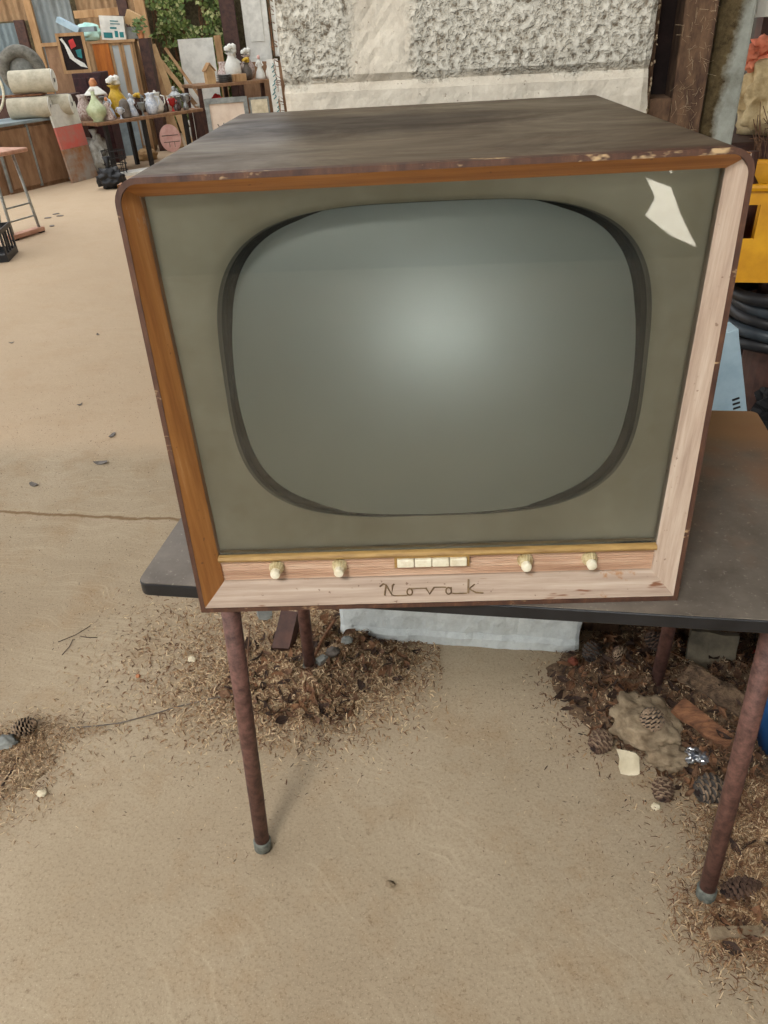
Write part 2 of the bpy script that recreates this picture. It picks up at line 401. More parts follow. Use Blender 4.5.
def blob(bm, c, s, sub=3, amp=.2, fr=3, seed=0, mi=0, flat=None, mx=None):
    r = bmesh.ops.create_icosphere(bm, subdivisions=sub, radius=1)
    for v in r['verts']:
        d = v.co.normalized(); k = 1+amp*(noise.fractal(d*fr+Vector((seed*3.1, seed, 0)), 1, 2, 4))
        p = Vector((d.x*s[0], d.y*s[1], d.z*s[2]))*k
        if mx: p = mx @ p
        v.co = Vector(c)+p
        if flat is not None and v.co.z < flat: v.co.z = flat
    for v in r['verts']:
        for f in v.link_faces: f.material_index = mi
    return bm
def prism(bm, poly, z0, z1, mi=0, mx=None):
    f = (lambda p: mx @ Vector(p)) if mx else Vector
    a = [bm.verts.new(f((x, y, z0))) for x, y in poly]; b = [bm.verts.new(f((x, y, z1))) for x, y in poly]
    n = len(poly)
    bm.faces.new(a[::-1]).material_index = mi; bm.faces.new(b).material_index = mi
    for i in range(n): bm.faces.new((a[i], a[(i+1) % n], b[(i+1) % n], b[i])).material_index = mi
    return bm
def cloth(bm, nx, ny, fn, mi=0, thick=.003):
    g = [[bm.verts.new(fn(i/nx, j/ny)) for j in range(ny+1)] for i in range(nx+1)]
    fs = [bm.faces.new((g[i][j], g[i+1][j], g[i+1][j+1], g[i][j+1])) for i in range(nx) for j in range(ny)]
    for f in fs: f.material_index = mi
    bmesh.ops.recalc_face_normals(bm, faces=fs)
    bmesh.ops.solidify(bm, geom=fs, thickness=thick)
    return bm
def Rx(a): return Matrix.Rotation(a, 4, 'X')
def Ry(a): return Matrix.Rotation(a, 4, 'Y')
def Rz(a): return Matrix.Rotation(a, 4, 'Z')
def T(*p): return Matrix.Translation(p)

# ------------------------------------------------------------------ the setting
bm = NB(); box(bm, -14, 3.2, -6.12, 14.5, -.15, 0); struct('floor', bm, 'floor')
bm = NB(); box(bm, -12, 14, -45, -6.13, -.15, 0); struct('ground', bm, 'yard')
# rear wall behind the viewer: opening added high up for the glow lamp, added gap low on the right
bm = NB()
Y0, Y1 = -6.12, -6
box(bm, -7, -.75, Y0, Y1, 0, 3.8); box(bm, -.75, .85, Y0, Y1, 0, 1.6); box(bm, -.75, .85, Y0, Y1, 2.6, 3.8)
box(bm, .85, 1.80, Y0, Y1, 0, 3.8); box(bm, 2.6, 3.2, Y0, Y1, 0, 3.8); box(bm, 1.80, 2.6, Y0, Y1, .87, 3.8)
# unseen gap added, outlined so the glass mirrors a split bright patch
def inside(P, z):
    xs = []
    for (xa, za), (xb, zb) in zip(P, P[1:]+P[:1]):
        if (za > z) != (zb > z): xs.append(xa+(xb-xa)*(z-za)/(zb-za))
    return sorted(xs)
G1 = [(1.864, .84), (2.135, .84), (2.142, .719)]
G2 = [(1.877, .718), (2.147, .614), (2.272, .36), (2.46, .06), (2.17, .19), (1.913, .383), (1.988, .536)]
nz_ = 58
for k in range(nz_):
    z = .87*(k+.5)/nz_; xs = [1.80]+sorted(inside(G1, z)+inside(G2, z))+[2.6]
    for xa, xb in zip(xs[::2], xs[1::2]): box(bm, xa, xb, Y0, Y1, .87*k/nz_, .87*(k+1)/nz_)
struct('wall_rear', bm, 'plaster')
bm = NB(); box(bm, 3.08, 3.2, -6, 4.5, 0, 3.8); box(bm, 3.08, 3.2, 4.5, 14.5, 0, 10); struct('wall_right_sun_shield', bm, 'plaster')  # unseen; far part raised to block the sun from the yard
# roof sheets over this bay with a skylight gap; the left side is open to the yard
bm = NB()
sk = (-1.75, -.55, -2.3, -1.1)
for a in ((-2.6, sk[0], -6, 6.5), (sk[1], 3.2, -6, 6.5), (sk[0], sk[1], -6, sk[2]), (sk[0], sk[1], sk[3], 6.5)):
    box(bm, a[0], a[1], a[2], a[3], 3.8, 3.84)
struct('ceiling', bm, 'roof')

# block pillar behind the television
def pillar():
    t = thing('block_pillar', 'rough pale concrete block pillar standing directly behind the television', 'pillar', (.1665, 1.4135, 0), -.1764)
    W = .60; D = .2
    bm = NB()
    nx, nz = 60, 190; z1 = 3.79
    zs = [i*.012 for i in range(125)]+[1.5+i*(z1-1.5)/20 for i in range(21)]
    def dsp(x, z):
        n = noise.fractal(Vector((x*16, 3, z*16)), 1, 2, 4)*.006
        if z > 1.25: n += abs(noise.noise(Vector((x*60, 0, z*60))))*.004-.002
        if abs(z-1.25) < .007 or abs(z-1.0) < .007 or abs(z-.56) < .007: n += .008
        if z < .03: n -= .01
        return n
    g = []
    for z in zs:
        row = []
        for i in range(nx+1):
            x = -W/2+W*i/nx
            ex = .006*noise.noise(Vector((z*14, i//30*9, 1))) if i in (0, nx) else 0
            row.append(bm.verts.new((x+ex, dsp(x, z)+(.006 if i in (0, nx) else 0), z)))
        g.append(row)
    for a, b in zip(g, g[1:]):
        for i in range(nx): bm.faces.new((a[i], a[i+1], b[i+1], b[i]))
    for side in (0, -1):
        back = [bm.verts.new((-W/2 if side == 0 else W/2, D, z)) for z in zs]
        for k in range(len(zs)-1): bm.faces.new((g[k][side], back[k], back[k+1], g[k+1][side]))
    box(bm, -W/2+.001, W/2-.001, D-.01, D, 0, z1)
    link('blockwork', bm, 'block', t, smooth=False)
    # mortar crust falling off the right edge
    bm = NB(); r2 = random.Random(3)
    for k in range(80):
        z = .75+r2.random()*.75; blob(bm, (W/2+.002+r2.random()*.003, -.002+r2.random()*.02, z), (.0014, .002, .001+r2.random()*.003), 2, .5, 3, k)
    link('mortar_crumbs', bm, 'rock', t)['kind'] = 'stuff'
    bm = NB()
    for k in range(40):
        z = 1.08+r2.random()*.3; p = Vector((-W/2-.002, .0, z)); tube(bm, [p, p+Vector((-.003-r2.random()*.008, -.004, .008*r2.random())), p+Vector((-.006, -.005, -.016*r2.random()))], .0006, 4)
    link('clinging_fibres', bm, 'chip4', t)['kind'] = 'stuff'
pillar()

# old timber with a mortise slot, and the concrete post beyond it
def beam():
    a = aty(692, 60, 1.45)
    t = thing('timber_post', 'reddish brown old timber post with a dark slot, between block pillar and concrete post', 'post', (.525, 1.455, 0), -.17)
    bm = NB(); box(bm, -.044, -.030, -.03, .1, 0, 3.79); box(bm, .006, .058, -.03, .1, 0, 3.79)
    box(bm, -.030, .006, -.03, .1, 0, 1.20); box(bm, -.030, .006, -.03, .1, 1.42, 3.79)
    link('shaft', bm, 'beam', t, bevel=.003)
    bm = NB(); box(bm, -.030, .006, .04, .06, 1.20, 1.42); link('slot_back', bm, 'dark', t)
    bm = NB(); r = random.Random(5)
    for k in range(170):
        x = r.uniform(.007, .057); z = r.uniform(1.1, 1.45); p = Vector((x, -.032, z)); a = r.uniform(0, 6.28); l = r.uniform(.004, .016)
        q = p+Vector((math.cos(a)*l, -.003, math.sin(a)*l)); tube(bm, [p, (p+q)/2+Vector((0, -.003, 0)), q], .0002, 3)
    link('cobweb_straws', bm, 'cobweb', t)['kind'] = 'stuff'
beam()
def m_post():
    t = NT('moss_stained_post')
    n = t.noise(24, 6, .7); sep = t.n.new('ShaderNodeSeparateXYZ'); t.k(t.tc.outputs['Object'], sep.inputs[0])
    pale = t.ramp(n, [(.3, (122, 122, 110)), (.5, (152, 154, 144)), (.7, (168, 170, 160))])
    moss = t.ramp(t.noise(60, 6, .8), [(.3, (56, 46, 32)), (.55, (98, 84, 58)), (.75, (120, 108, 80))])
    e = t.math('ADD', t.math('SUBTRACT', sep.outputs[0], t.math('MULTIPLY', t.math('SUBTRACT', sep.outputs[2], 1.2), .10)), t.math('MULTIPLY', t.math('SUBTRACT', t.noise(30, 4, .7), .5), .035))
    c = t.mix(t.mask(e, .0, -.014), pale, moss)
    return t.fin(c, .95, t.bump(t.noise(90, 5, .7), .5, .003), 0, .2)
def cpost():
    t = thing('concrete_post', 'pale grey square concrete post, right of the brown timber, mossy on its left', 'post', (.655, 1.555, 0), -.12)
    bm = NB(); box(bm, -.035, .026, -.06, .06, 0, 3.79); link('shaft', bm, m_post(), t, bevel=.006)
cpost()

# ------------------------------------------------------------------ table
TBX, TBY, TBR = -.347, .8245, -.183
BW, BD, TZ = .949, .5906, .70
def table():
    t = thing('work_table', 'dark laminate table with rusty tube legs, carrying the old television', 'table', (TBX, TBY, 0), TBR)
    def rr(x0, x1, y0, y1, r, n=8):
        P = []
        for cx, cy, a0 in ((x1-r, y0+r, -90), (x1-r, y1-r, 0), (x0+r, y1-r, 90), (x0+r, y0+r, 180)):
            for k in range(n+1):
                a = math.radians(a0+90*k/n); P.append((cx+r*math.cos(a), cy+r*math.sin(a)))
        return P
    bm = NB(); prism(bm, rr(.0015, BW-.0015, .0015, BD-.0015, .013), TZ-.016, TZ); link('tabletop', bm, 'laminate', t)
    bm = NB(); prism(bm, rr(0, BW, 0, BD, .0145), TZ-.022, TZ-.0012); link('edge_band', bm, 'blackedge', t, bevel=.002)
    inv = (T(TBX, TBY, 0) @ Rz(TBR)).inverted()
    bm = NB()
    L = [((-.272, .872, 0), (-.243, .91, TZ-.022)), ((.529, .727, 0), (.531, .775, TZ-.022)), ((-.204, 1.34, 0), (-.185, 1.31, TZ-.022)), ((.60, 1.21, 0), (.6, 1.19, TZ-.022))]
    for a, b in L:
        a = inv @ Vector(a); b = inv @ Vector(b); d = (b-a).normalized()
        bm = NB(); tube(bm, [a+d*.012, b], [.0140, .0152], 18); lg = link('leg', bm, 'rust', t, smooth=True)
        bm = NB(); tube(bm, [a+d*.002, a+d*.006, a+d*.026, a+d*.03], [.0135, .0165, .0172, .0150], 18); link('foot_cap', bm, 'glide', lg, smooth=True)
        bm = NB(); tube(bm, [b-d*.012, b], .026, 18); link('socket', bm, 'iron', lg)
    for (i, j) in ((0, 1), (2, 3), (0, 2), (1, 3)):
        a = inv @ Vector(L[i][1]); b = inv @ Vector(L[j][1]); bm = NB(); a.z = b.z = TZ-.036
        d = (b-a).normalized(); x = Vector((-d.y, d.x, 0))
        P = [a+x*.009, a-x*.009, b-x*.009, b+x*.009]
        prism(bm, [(p.x, p.y) for p in P], TZ-.040, TZ-.0225); link('rail', bm, 'iron', t)
table()

# ------------------------------------------------------------------ television
TW, TH, TD = .607, .516, .63
LEAN = .0282/TH
def television():
    t = thing('television_set', 'old wooden cased tube television standing on the dark table', 'television', (.0596, .7364, TZ+.0008), -.05)
    def q(u, v, z): return Vector((u, v+LEAN*z*(1-min(max(v, 0), .3)/.3), z))
    # shell profile with rounded upper corners
    def prof(o, r):
        x = TW/2-o; zt = TH-o; P = [(-x, o if o else 0)]
        P = [(x, 0 if not o else o)]
        for k in range(9):
            a = math.radians(90*k/8); P.append((x-r+r*math.cos(a), zt-r+r*math.sin(a)))
        for k in range(9):
            a = math.radians(90+90*k/8); P.append((-x+r+r*math.cos(a), zt-r+r*math.sin(a)))
        P.append((-x, 0 if not o else o)); return P
    po, pi_ = prof(0, .024), prof(.0055, .0190)
    def loft(bm, loops, close=True):
        R = [[bm.verts.new(p) for p in L] for L in loops]
        for A, B in zip(R, R[1:]):
            n = len(A)
            for i in range(n if close else n-1):
                bm.faces.new((A[i], A[(i+1) % n], B[(i+1) % n], B[i]))
    # one wrapped shell: outer skin, inner skin, front lip, back lip
    bm = NB()
    vs = [0, .004, .016, .3, TD]
    outer = [[q(u, v, z) for u, z in po] for v in vs]
    inner = [[q(u, v, z) for u, z in pi_] for v in vs]
    loft(bm, [inner[4], inner[0], [p*1 for p in outer[0]], outer[1], outer[2], outer[3], outer[4], inner[4]])
    bmesh.ops.remove_doubles(bm, verts=bm.verts[:], dist=1e-5)
    # material: lid uses the veneer, sides and lip the dark edge
    bm.normal_update()
    for f in bm.faces:
        c = f.calc_center_median()
        f.material_index = 0 if (c.z > TH-.0055 and c.y > .06) else 1
    link('cabinet_shell', bm, ['tvtop', 'edge'], t)
    bm = NB(); box(bm, -TW/2+.007, TW/2-.007, TD-.02, TD-.014, .007, TH-.007)
    for k in range(9):
        box(bm, -.2, .2, TD-.0145, TD-.012, .1+k*.035, .108+k*.035, 1)
    link('back_panel', bm, ['board', 'dark'], t)
    # frame: four mitred sloping members
    ux, zb, zt = TW/2-.0055, .0065, TH-.0055
    iu, izb, izt, dp = .2760, .030, .4955, .024
    fr = [q(-ux, .001, zb), q(ux, .001, zb), q(ux, .001, zt-.0), q(-ux, .001, zt)]
    fr0 = [q(-ux, .001, .0066), q(ux, .001, .0066), q(ux, .001, zt), q(-ux, .001, zt)]
    iut = .2845
    inn = [q(-.2745, dp, izb), q(.2745, dp, izb), q(iut, dp, izt), q(-iut, dp, izt)]
    def member(name, i, j, mat, n=24):
        bm = NB(); off = Vector((0, .012, 0))
        a0, a1, b1, b0 = fr0[i], fr0[j], inn[j], inn[i]
        rows = []
        for k in range(7):
            s = k/6; rows.append([bm.verts.new((a0.lerp(a1, m/n)).lerp(b0.lerp(b1, m/n), s)+Vector((0, -.0012*math.sin(PI*s), 0))) for m in range(n+1)])
        back = [[bm.verts.new(v.co+off) for v in rows[0]], [bm.verts.new(v.co+off) for v in rows[-1]]]
        allr = [back[0]]+rows+[back[1]]
        for A, B in zip(allr, allr[1:]):
            for m in range(n): bm.faces.new((A[m], A[m+1], B[m+1], B[m]))
        for m in range(n): bm.faces.new((back[1][m], back[1][m+1], back[0][m+1], back[0][m]))
        for m in (0, n):
            bm.faces.new([r[m] for r in allr])
        link(name, bm, mat, t)
    member('frame_bottom', 0, 1, 'bz_bot'); member('frame_side', 1, 2, 'bz_right'); member('frame_top', 2, 3, 'bz_top'); member('frame_side', 3, 0, 'bz_left')
    # bottom board closing the case
    bm = NB(); box(bm, -TW/2, TW/2, .002, TD-.02, 0, .0064); link('bottom_board', bm, 'bz_bot', t)
    # ribbed control strip
    bm = NB(); n = 9
    z0, z1 = .0285, .0615
    pts = []
    for k in range(n*4+1):
        z = z0+(z1-z0)*k/(n*4); pts.append((z, .0285-.0016*abs(math.sin(PI*k/4))))
    r = random.Random(2)
    A = [bm.verts.new(q(-iu, y, z)) for z, y in pts]; B = [bm.verts.new(q(iu-.001, y, z)) for z, y in pts]
    A2 = [bm.verts.new(q(-iu, .036, z)) for z, y in pts]; B2 = [bm.verts.new(q(iu-.001, .036, z)) for z, y in pts]
    for k in range(len(pts)-1):
        bm.faces.new((A[k], B[k], B[k+1], A[k+1])); bm.faces.new((A2[k], B2[k], B2[k+1], A2[k+1]))
        bm.faces.new((A[k], A2[k], A2[k+1], A[k+1])); bm.faces.new((B[k], B2[k], B2[k+1], B[k+1]))
    link('control_panel', bm, 'rib', t)
    bm = NB()
    P = [(.0220, .0612), (.0205, .0645), (.0225, .0680), (.036, .0700), (.036, .0612)]
    loft(bm, [[q(-iu, v, z) for v, z in P], [q(iu, v, z) for v, z in P]])
    bm.verts.ensure_lookup_table()
    bm.faces.new(bm.verts[:5]); bm.faces.new(bm.verts[5:10])
    link('ledge_strip', bm, 'gold', t)
    # screen mask with an opening of the tube's shape
    cx, cz, ax, az = .002, .2925, .233, .176
    def se(a, s=1, n=3.5, dx=0):
        c, s_ = math.cos(a), math.sin(a)
        r = (abs(c)**n+abs(s_)**n)**(-1/n)
        return cx+(ax*s)*r*c, cz+(az*s)*r*s_
    N = 160
    rx, rz0, rz1 = iu+.0145, .062, .502
    def rect(a):
        c, s_ = math.cos(a), math.sin(a); k = 1e9
        if c > 1e-6: k = min(k, (rx-cx)/c)
        if c < -1e-6: k = min(k, (-rx-cx)/c)
        if s_ > 1e-6: k = min(k, (rz1-cz)/s_)
        if s_ < -1e-6: k = min(k, (rz0-cz)/s_)
        return cx+k*c, cz+k*s_
    angs = [2*PI*k/N for k in range(N)]
    for (X, Z) in ((rx, rz1), (-rx, rz1), (-rx, rz0), (rx, rz0)): angs.append(math.atan2(Z-cz, X-cx) % (2*PI))
    angs = sorted(set(angs))
    loops = []
    loops.append([q(*((lambda p: (p[0], .040, p[1]))(rect(a)))) for a in angs])
    for s, v in ((1.0, None), (1.075, .0415), (1.026, .0430), (1.012, .0460), (1.006, .0520), (1.0, .0600), (.998, .080)):
        if v is None: continue
        L = []
        for a in angs:
            u, z = se(a, s); ru, rz = rect(a)
            # keep inside the rectangle
            u = max(-rx, min(rx, u)); z = max(rz0, min(rz1, z)); v_ = v+(.135*(z-cz)+.008)*max(0, min(1, (1.045-s)/.045)); L.append(q(u, v_, z))
        loops.append(L)
    bm = NB(); loft(bm, loops)
    nA = len(angs)
    for k_, f in enumerate(bm.faces): f.material_index = 1 if k_//nA >= 3 else (2 if k_//nA == 2 else 0)  # mask bands darken towards the tube: mid tone, then gasket black
    link('screen_mask', bm, ['mask', 'gasket', 'maskmid'], t, smooth=True)
    bm = NB(); L = []
    gp = [q(*((lambda p: (p[0], .0705+.165*(p[1]-cz), p[1]))(se(a, .992)))) for a in angs]
    tube(bm, gp, .0062, 8, close=True); link('screen_gasket', bm, 'gasket', t, smooth=True)
    # picture tube face: shallow dome, leaning a touch forward
    bm = NB(); rings = []
    for s in [1-.04*k for k in range(25)]:
        L = []
        for a in angs[::1]:
            u, z = se(a, s*.992, 3.5-(1-s)*1.3)
            rr2 = ((u-cx)/ax)**2*.9+((z-cz)/az)**2*.7
            v = .074-.032*(1-min(rr2, 1.25)/1.25)+.165*(z-cz)
            L.append(q(u, v, z))
        rings.append(L)
    loft(bm, rings)
    bm.verts.ensure_lookup_table(); bm.faces.new(bm.verts[-len(angs):])
    link('picture_tube', bm, 'crt', t, smooth=True)
    # neck of the tube inside the case
    bm = NB(); lathe(bm, [(.18, 0), (.15, .08), (.08, .2), (.02, .28), (.018, .42)], 24, c=(cx, .135, cz), mx=Rx(-PI/2)); link('tube_neck', bm, 'black', t, smooth=True)
    bm = NB()
    a = [q(-iu-.001, .026, .0700), q(iu+.001, .026, .0700), q(iut+.002, .026, .4975), q(-iut-.002, .026, .4975)]
    V = [bm.verts.new(p) for p in a]+[bm.verts.new(p+Vector((0, .004, 0))) for p in a]
    for f in ((0, 1, 2, 3), (7, 6, 5, 4), (0, 4, 5, 1), (1, 5, 6, 2), (2, 6, 7, 3), (3, 7, 4, 0)): bm.faces.new([V[i] for i in f])
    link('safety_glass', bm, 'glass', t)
    # knobs
    for u in (-.203, -.122, .114, .195):
        c = q(u, .029, .049); mx = Rx(PI/2)
        bm = NB(); lathe(bm, [(.0092, 0), (.0098, .002), (.0094, .006), (.0075, .011), (.0066, .0135)], 40, c=c, mx=mx, flute=.05, fl_n=14)
        k = link('knob', bm, 'knobgold', t)
        bm = NB(); lathe(bm, [(.0062, .0125), (.0064, .018), (.0058, .0205), (.003, .0215)], 28, c=c, mx=mx, flute=.03, fl_n=9)
        link('knob_cap', bm, 'cream', k)
    # push keys in their bracket
    bm = NB(); c0 = q(-.004, .0285, .053)
    x0, x1, za, zb2 = -.0445, .0445, -.0062, .0062
    for (a, b, c, d) in ((x0-.003, x0, za-.002, zb2+.002), (x1, x1+.003, za-.002, zb2+.002), (x0, x1, zb2, zb2+.0022)):
        box(bm, c0.x+a, c0.x+b, c0.y-.006, c0.y+.001, c0.z+c, c0.z+d)
    br = link('key_bracket', bm, 'gold', t)
    for k in range(4):
        a = c0.x+x0+.0006+k*(x1-x0)/4
        bm = NB(); box(bm, a, a+(x1-x0)/4-.0009, c0.y-.0095, c0.y, c0.z+za, c0.z+zb2-.0006); link('push_key', bm, 'cream', t, bevel=.0012)
    # script name badge reading Novak, letters joined by long bars
    bm = NB()
    def onb(x, z):     # a point just above the sloping lower member
        s = (z-.0066)/(.030-.0066)
        p = fr0[0].lerp(inn[0], s); return Vector((-.067+(x+.067)*1.18, p.y-.0024, p.z))
    def st(pts, r=.00085): tube(bm, [onb(x, z) for x, z in pts], r, 6)
    X0 = -.067; zb_, zm = .0150, .0205
    st([(X0-.004, .0225), (X0, .0250), (X0+.003, .0240), (X0+.001, .0145)], .0012)
    st([(X0+.003, .0240), (X0+.009, .0150), (X0+.010, .0235), (X0+.012, .0245)], .0013)
    st([(X0+.009, .0150), (X0+.012, .0140), (X0+.026, .0140)], .0007)
    def ring(cx_, cz_=.0172, rx_=.0030, rz_=.0030):
        st([(cx_+rx_*math.cos(a*PI/6), cz_+rz_*math.sin(a*PI/6)) for a in range(13)], .0010)
    ring(X0+.0285); st([(X0+.030, .0200), (X0+.047, .0200)], .0007)
    st([(X0+.046, .0205), (X0+.050, .0148), (X0+.055, .0207)], .0012); st([(X0+.055, .0207), (X0+.068, .0205)], .0007)
    ring(X0+.0705); st([(X0+.0735, .0205), (X0+.0735, .0150), (X0+.077, .0146), (X0+.090, .0146)], .0008)
    st([(X0+.0925, .0270), (X0+.0915, .0148)], .0012); st([(X0+.099, .0225), (X0+.0925, .0185), (X0+.1, .0150), (X0+.108, .0146)], .0010)
    link('name_badge', bm, 'emblem', t)
television()

# ------------------------------------------------------------------ litter, stones, cones
def hfun(gs):
    def h(x, y):
        z = 0
        for gx, gy, sx, sy, hh in gs: z += hh*math.exp(-((x-gx)/sx)**2-((y-gy)/sy)**2)
        return z
    return h
def heap(name, label, x0, x1, y0, y1, gs, mats, nchip, seed, ln=(.005, .018), wd=(.001, .0028), rng_s=1.0, thr=.004, soil='soil', curl=1.0, big=0):
    h = hfun(gs); r = random.Random(seed)
    root = thing(name, label, 'litter', ((x0+x1)/2, (y0+y1)/2, 0)); root['kind'] = 'stuff'
    ox, oy = root.location.x, root.location.y
    bm = NB(); st = .008; nx = int((x1-x0)/st); ny = int((y1-y0)/st); V = {}
    def z(x, y): return h(x, y)*(1+.7*noise.fractal(Vector((x*18, y*18, seed)), 1, 2, 4))-thr
    for i in range(nx+1):
        for j in range(ny+1):
            x, y = x0+i*st, y0+j*st; zz = z(x, y)
            V[i, j] = bm.verts.new((x-ox, y-oy, max(zz, -.001)))
    for i in range(nx):
        for j in range(ny):
            q = (V[i, j], V[i+1, j], V[i+1, j+1], V[i, j+1])
            if max(v.co.z for v in q) > -.0009: bm.faces.new(q)
    for v in [v for v in bm.verts if not v.link_faces]: bm.verts.remove(v)
    a = link('dirt', bm, soil, root, smooth=True); a['kind'] = 'stuff'
    bm = NB(); tot = sum(g[2]*g[3]*g[4]**.5 for g in gs); n = 0; tries = 0
    while n < nchip and tries < nchip*6:
        tries += 1
        k = r.random()*tot
        for g in gs:
            k -= g[2]*g[3]*g[4]**.5
            if k <= 0: break
        x = r.gauss(g[0], g[2]*.75*rng_s); y = r.gauss(g[1], g[3]*.75*rng_s)
        if not (x0 < x < x1 and y0 < y < y1): continue
        zz = max(z(x, y), 0)+r.random()**2*min(.006, h(x, y)*.3)+.0008
        a = r.random()*6.28; t = r.gauss(0, .35); L = r.uniform(*ln); w = r.uniform(*wd)
        d = Vector((math.cos(a)*math.cos(t), math.sin(a)*math.cos(t), math.sin(t))); s = Vector((-math.sin(a), math.cos(a), r.gauss(0, .4))).normalized()*w
        c = Vector((x-ox, y-oy, zz+abs(d.z)*L*.5)); up = Vector((0, 0, L*.28*r.random()*curl))
        mi = r.randrange(len(mats)); q = []
        for e in (-1, 0, 1):
            p = c+d*(L*.5*e)+(up if e == 0 else Vector()); ww = s*(1 if e == 0 else .6)
            q.append((bm.verts.new(p-ww), bm.verts.new(p+ww)))
        for A, B in zip(q, q[1:]): bm.faces.new((A[0], A[1], B[1], B[0])).material_index = mi
        n += 1
    c = link('shavings', bm, mats, root); c['kind'] = 'stuff'
    if big:
        bm = NB()
        for _ in range(big):
            g = r.choice(gs); x = r.gauss(g[0], g[2]*.6); y = r.gauss(g[1], g[3]*.6)
            if not (x0 < x < x1 and y0 < y < y1) or h(x, y) < .008: continue
            zz = max(z(x, y), 0)+.004+r.random()*.006; L = r.uniform(.009, .02); w = L*r.uniform(.3, .6)
            m = T(x-ox, y-oy, zz) @ Rz(r.random()*6.28) @ Rx(r.gauss(0, .6)) @ Ry(r.gauss(0, .5)); cu = r.uniform(-.5, .8)*L
            rows = []
            for i in range(5):
                e = i/4*2-1; ww = w*(1-abs(e)**1.6)+.0004; rows.append([bm.verts.new(m @ Vector((e*L, k_*ww, cu*e*e+abs(k_)*w*.4))) for k_ in (-1, 0, 1)])
            mi = r.randrange(3)
            for A, B in zip(rows, rows[1:]):
                for k_ in (0, 1): bm.faces.new((A[k_], A[k_+1], B[k_+1], B[k_])).material_index = mi
        c = link('dead_leaves', bm, ['chip3', 'chip5', 'chip4'], root); c['kind'] = 'stuff'
    return z
A1 = [(-.22, 1.33, .13, .10, .022), (-.05, 1.36, .12, .07, .030), (-.16, 1.22, .14, .07, .010), (-.33, 1.28, .16, .10, .006), (-.40, 1.45, .20, .14, .006), (-.14, 1.5, .12, .1, .03)]
zl = heap('wood_litter', 'heap of pale wood shavings and dry leaves around the rear left table leg', -.85, .12, 1.0, 1.75, A1, ['chip1', 'chip1', 'chip2', 'chip2', 'chip3', 'chip4'], 22000, 1, (.005, .016), (.0005, .0017), 1.15, thr=.013, big=420)
A2 = [(.60, 1.28, .16, .10, .05), (.50, 1.22, .10, .08, .03), (.78, 1.35, .16, .14, .07), (.73, 1.12, .12, .14, .045), (.95, 1.25, .18, .25, .06), (.52, 1.10, .10, .08, .014), (.62, 1.0, .10, .1, .014)]
zr = heap('leaf_litter', 'dark heap of dirt, twigs and dry leaves under the right of the table', .3, 1.3, .86, 1.75, A2, ['chip2', 'chip3', 'chip3', 'chip4', 'chip5', 'chip1'], 18000, 2, (.004, .014), (.0004, .0016), thr=.012, soil='soil2', big=900)
A3 = [(.66, .78, .07, .07, .022), (.62, .68, .08, .05, .014), (.74, .72, .10, .10, .022), (.70, .88, .09, .07, .022), (.56, .64, .06, .05, .006), (.82, .85, .12, .12, .04), (.52, .70, .05, .06, .004)]
zs = heap('straw_litter', 'tan straw and shavings around the front right table leg', .40, 1.05, .45, 1.0, A3, ['chip1', 'chip2', 'chip2', 'chip4', 'chip3'], 26000, 3, (.005, .018), (.0003, .0012), 1.1, thr=.009, big=160)
pL = atz(30, 760)
A4 = [(pL.x, pL.y, .08, .10, .008), (pL.x-.08, pL.y-.05, .1, .08, .01), (pL.x+.09, pL.y+.08, .08, .03, .005), (pL.x-.06, pL.y+.07, .08, .05, .008), (pL.x-.1, pL.y-.15, .07, .06, .006)]
za = heap('swept_litter', 'small drift of straw and dirt at the left edge of the floor', pL.x-.35, pL.x+.3, pL.y-.3, pL.y+.3, A4, ['chip1', 'chip2', 'chip2', 'chip3'], 5000, 4, (.004, .014), (.0003, .0012), thr=.0085)
# loose specks strewn over the open floor
A5 = [(-.45, 1.25, .22, .18, .003), (-.2, 1.08, .2, .1, .003), (-.6, 1.6, .3, .3, .0028), (-.30, .86, .05, .05, .003), (.35, 1.15, .16, .1, .003), (-1.4, 2.6, .6, .8, .001), (-1.2, 1.75, .12, .07, .004), (.42, .95, .2, .2, .001)]
heap('floor_specks', 'scattered straw specks and crumbs strewn over the open concrete floor', -2.6, 1.1, .4, 4.5, A5, ['chip1', 'chip2', 'chip3', 'chip5'], 9000, 5, (.002, .008), (.0003, .0009), thr=.02)

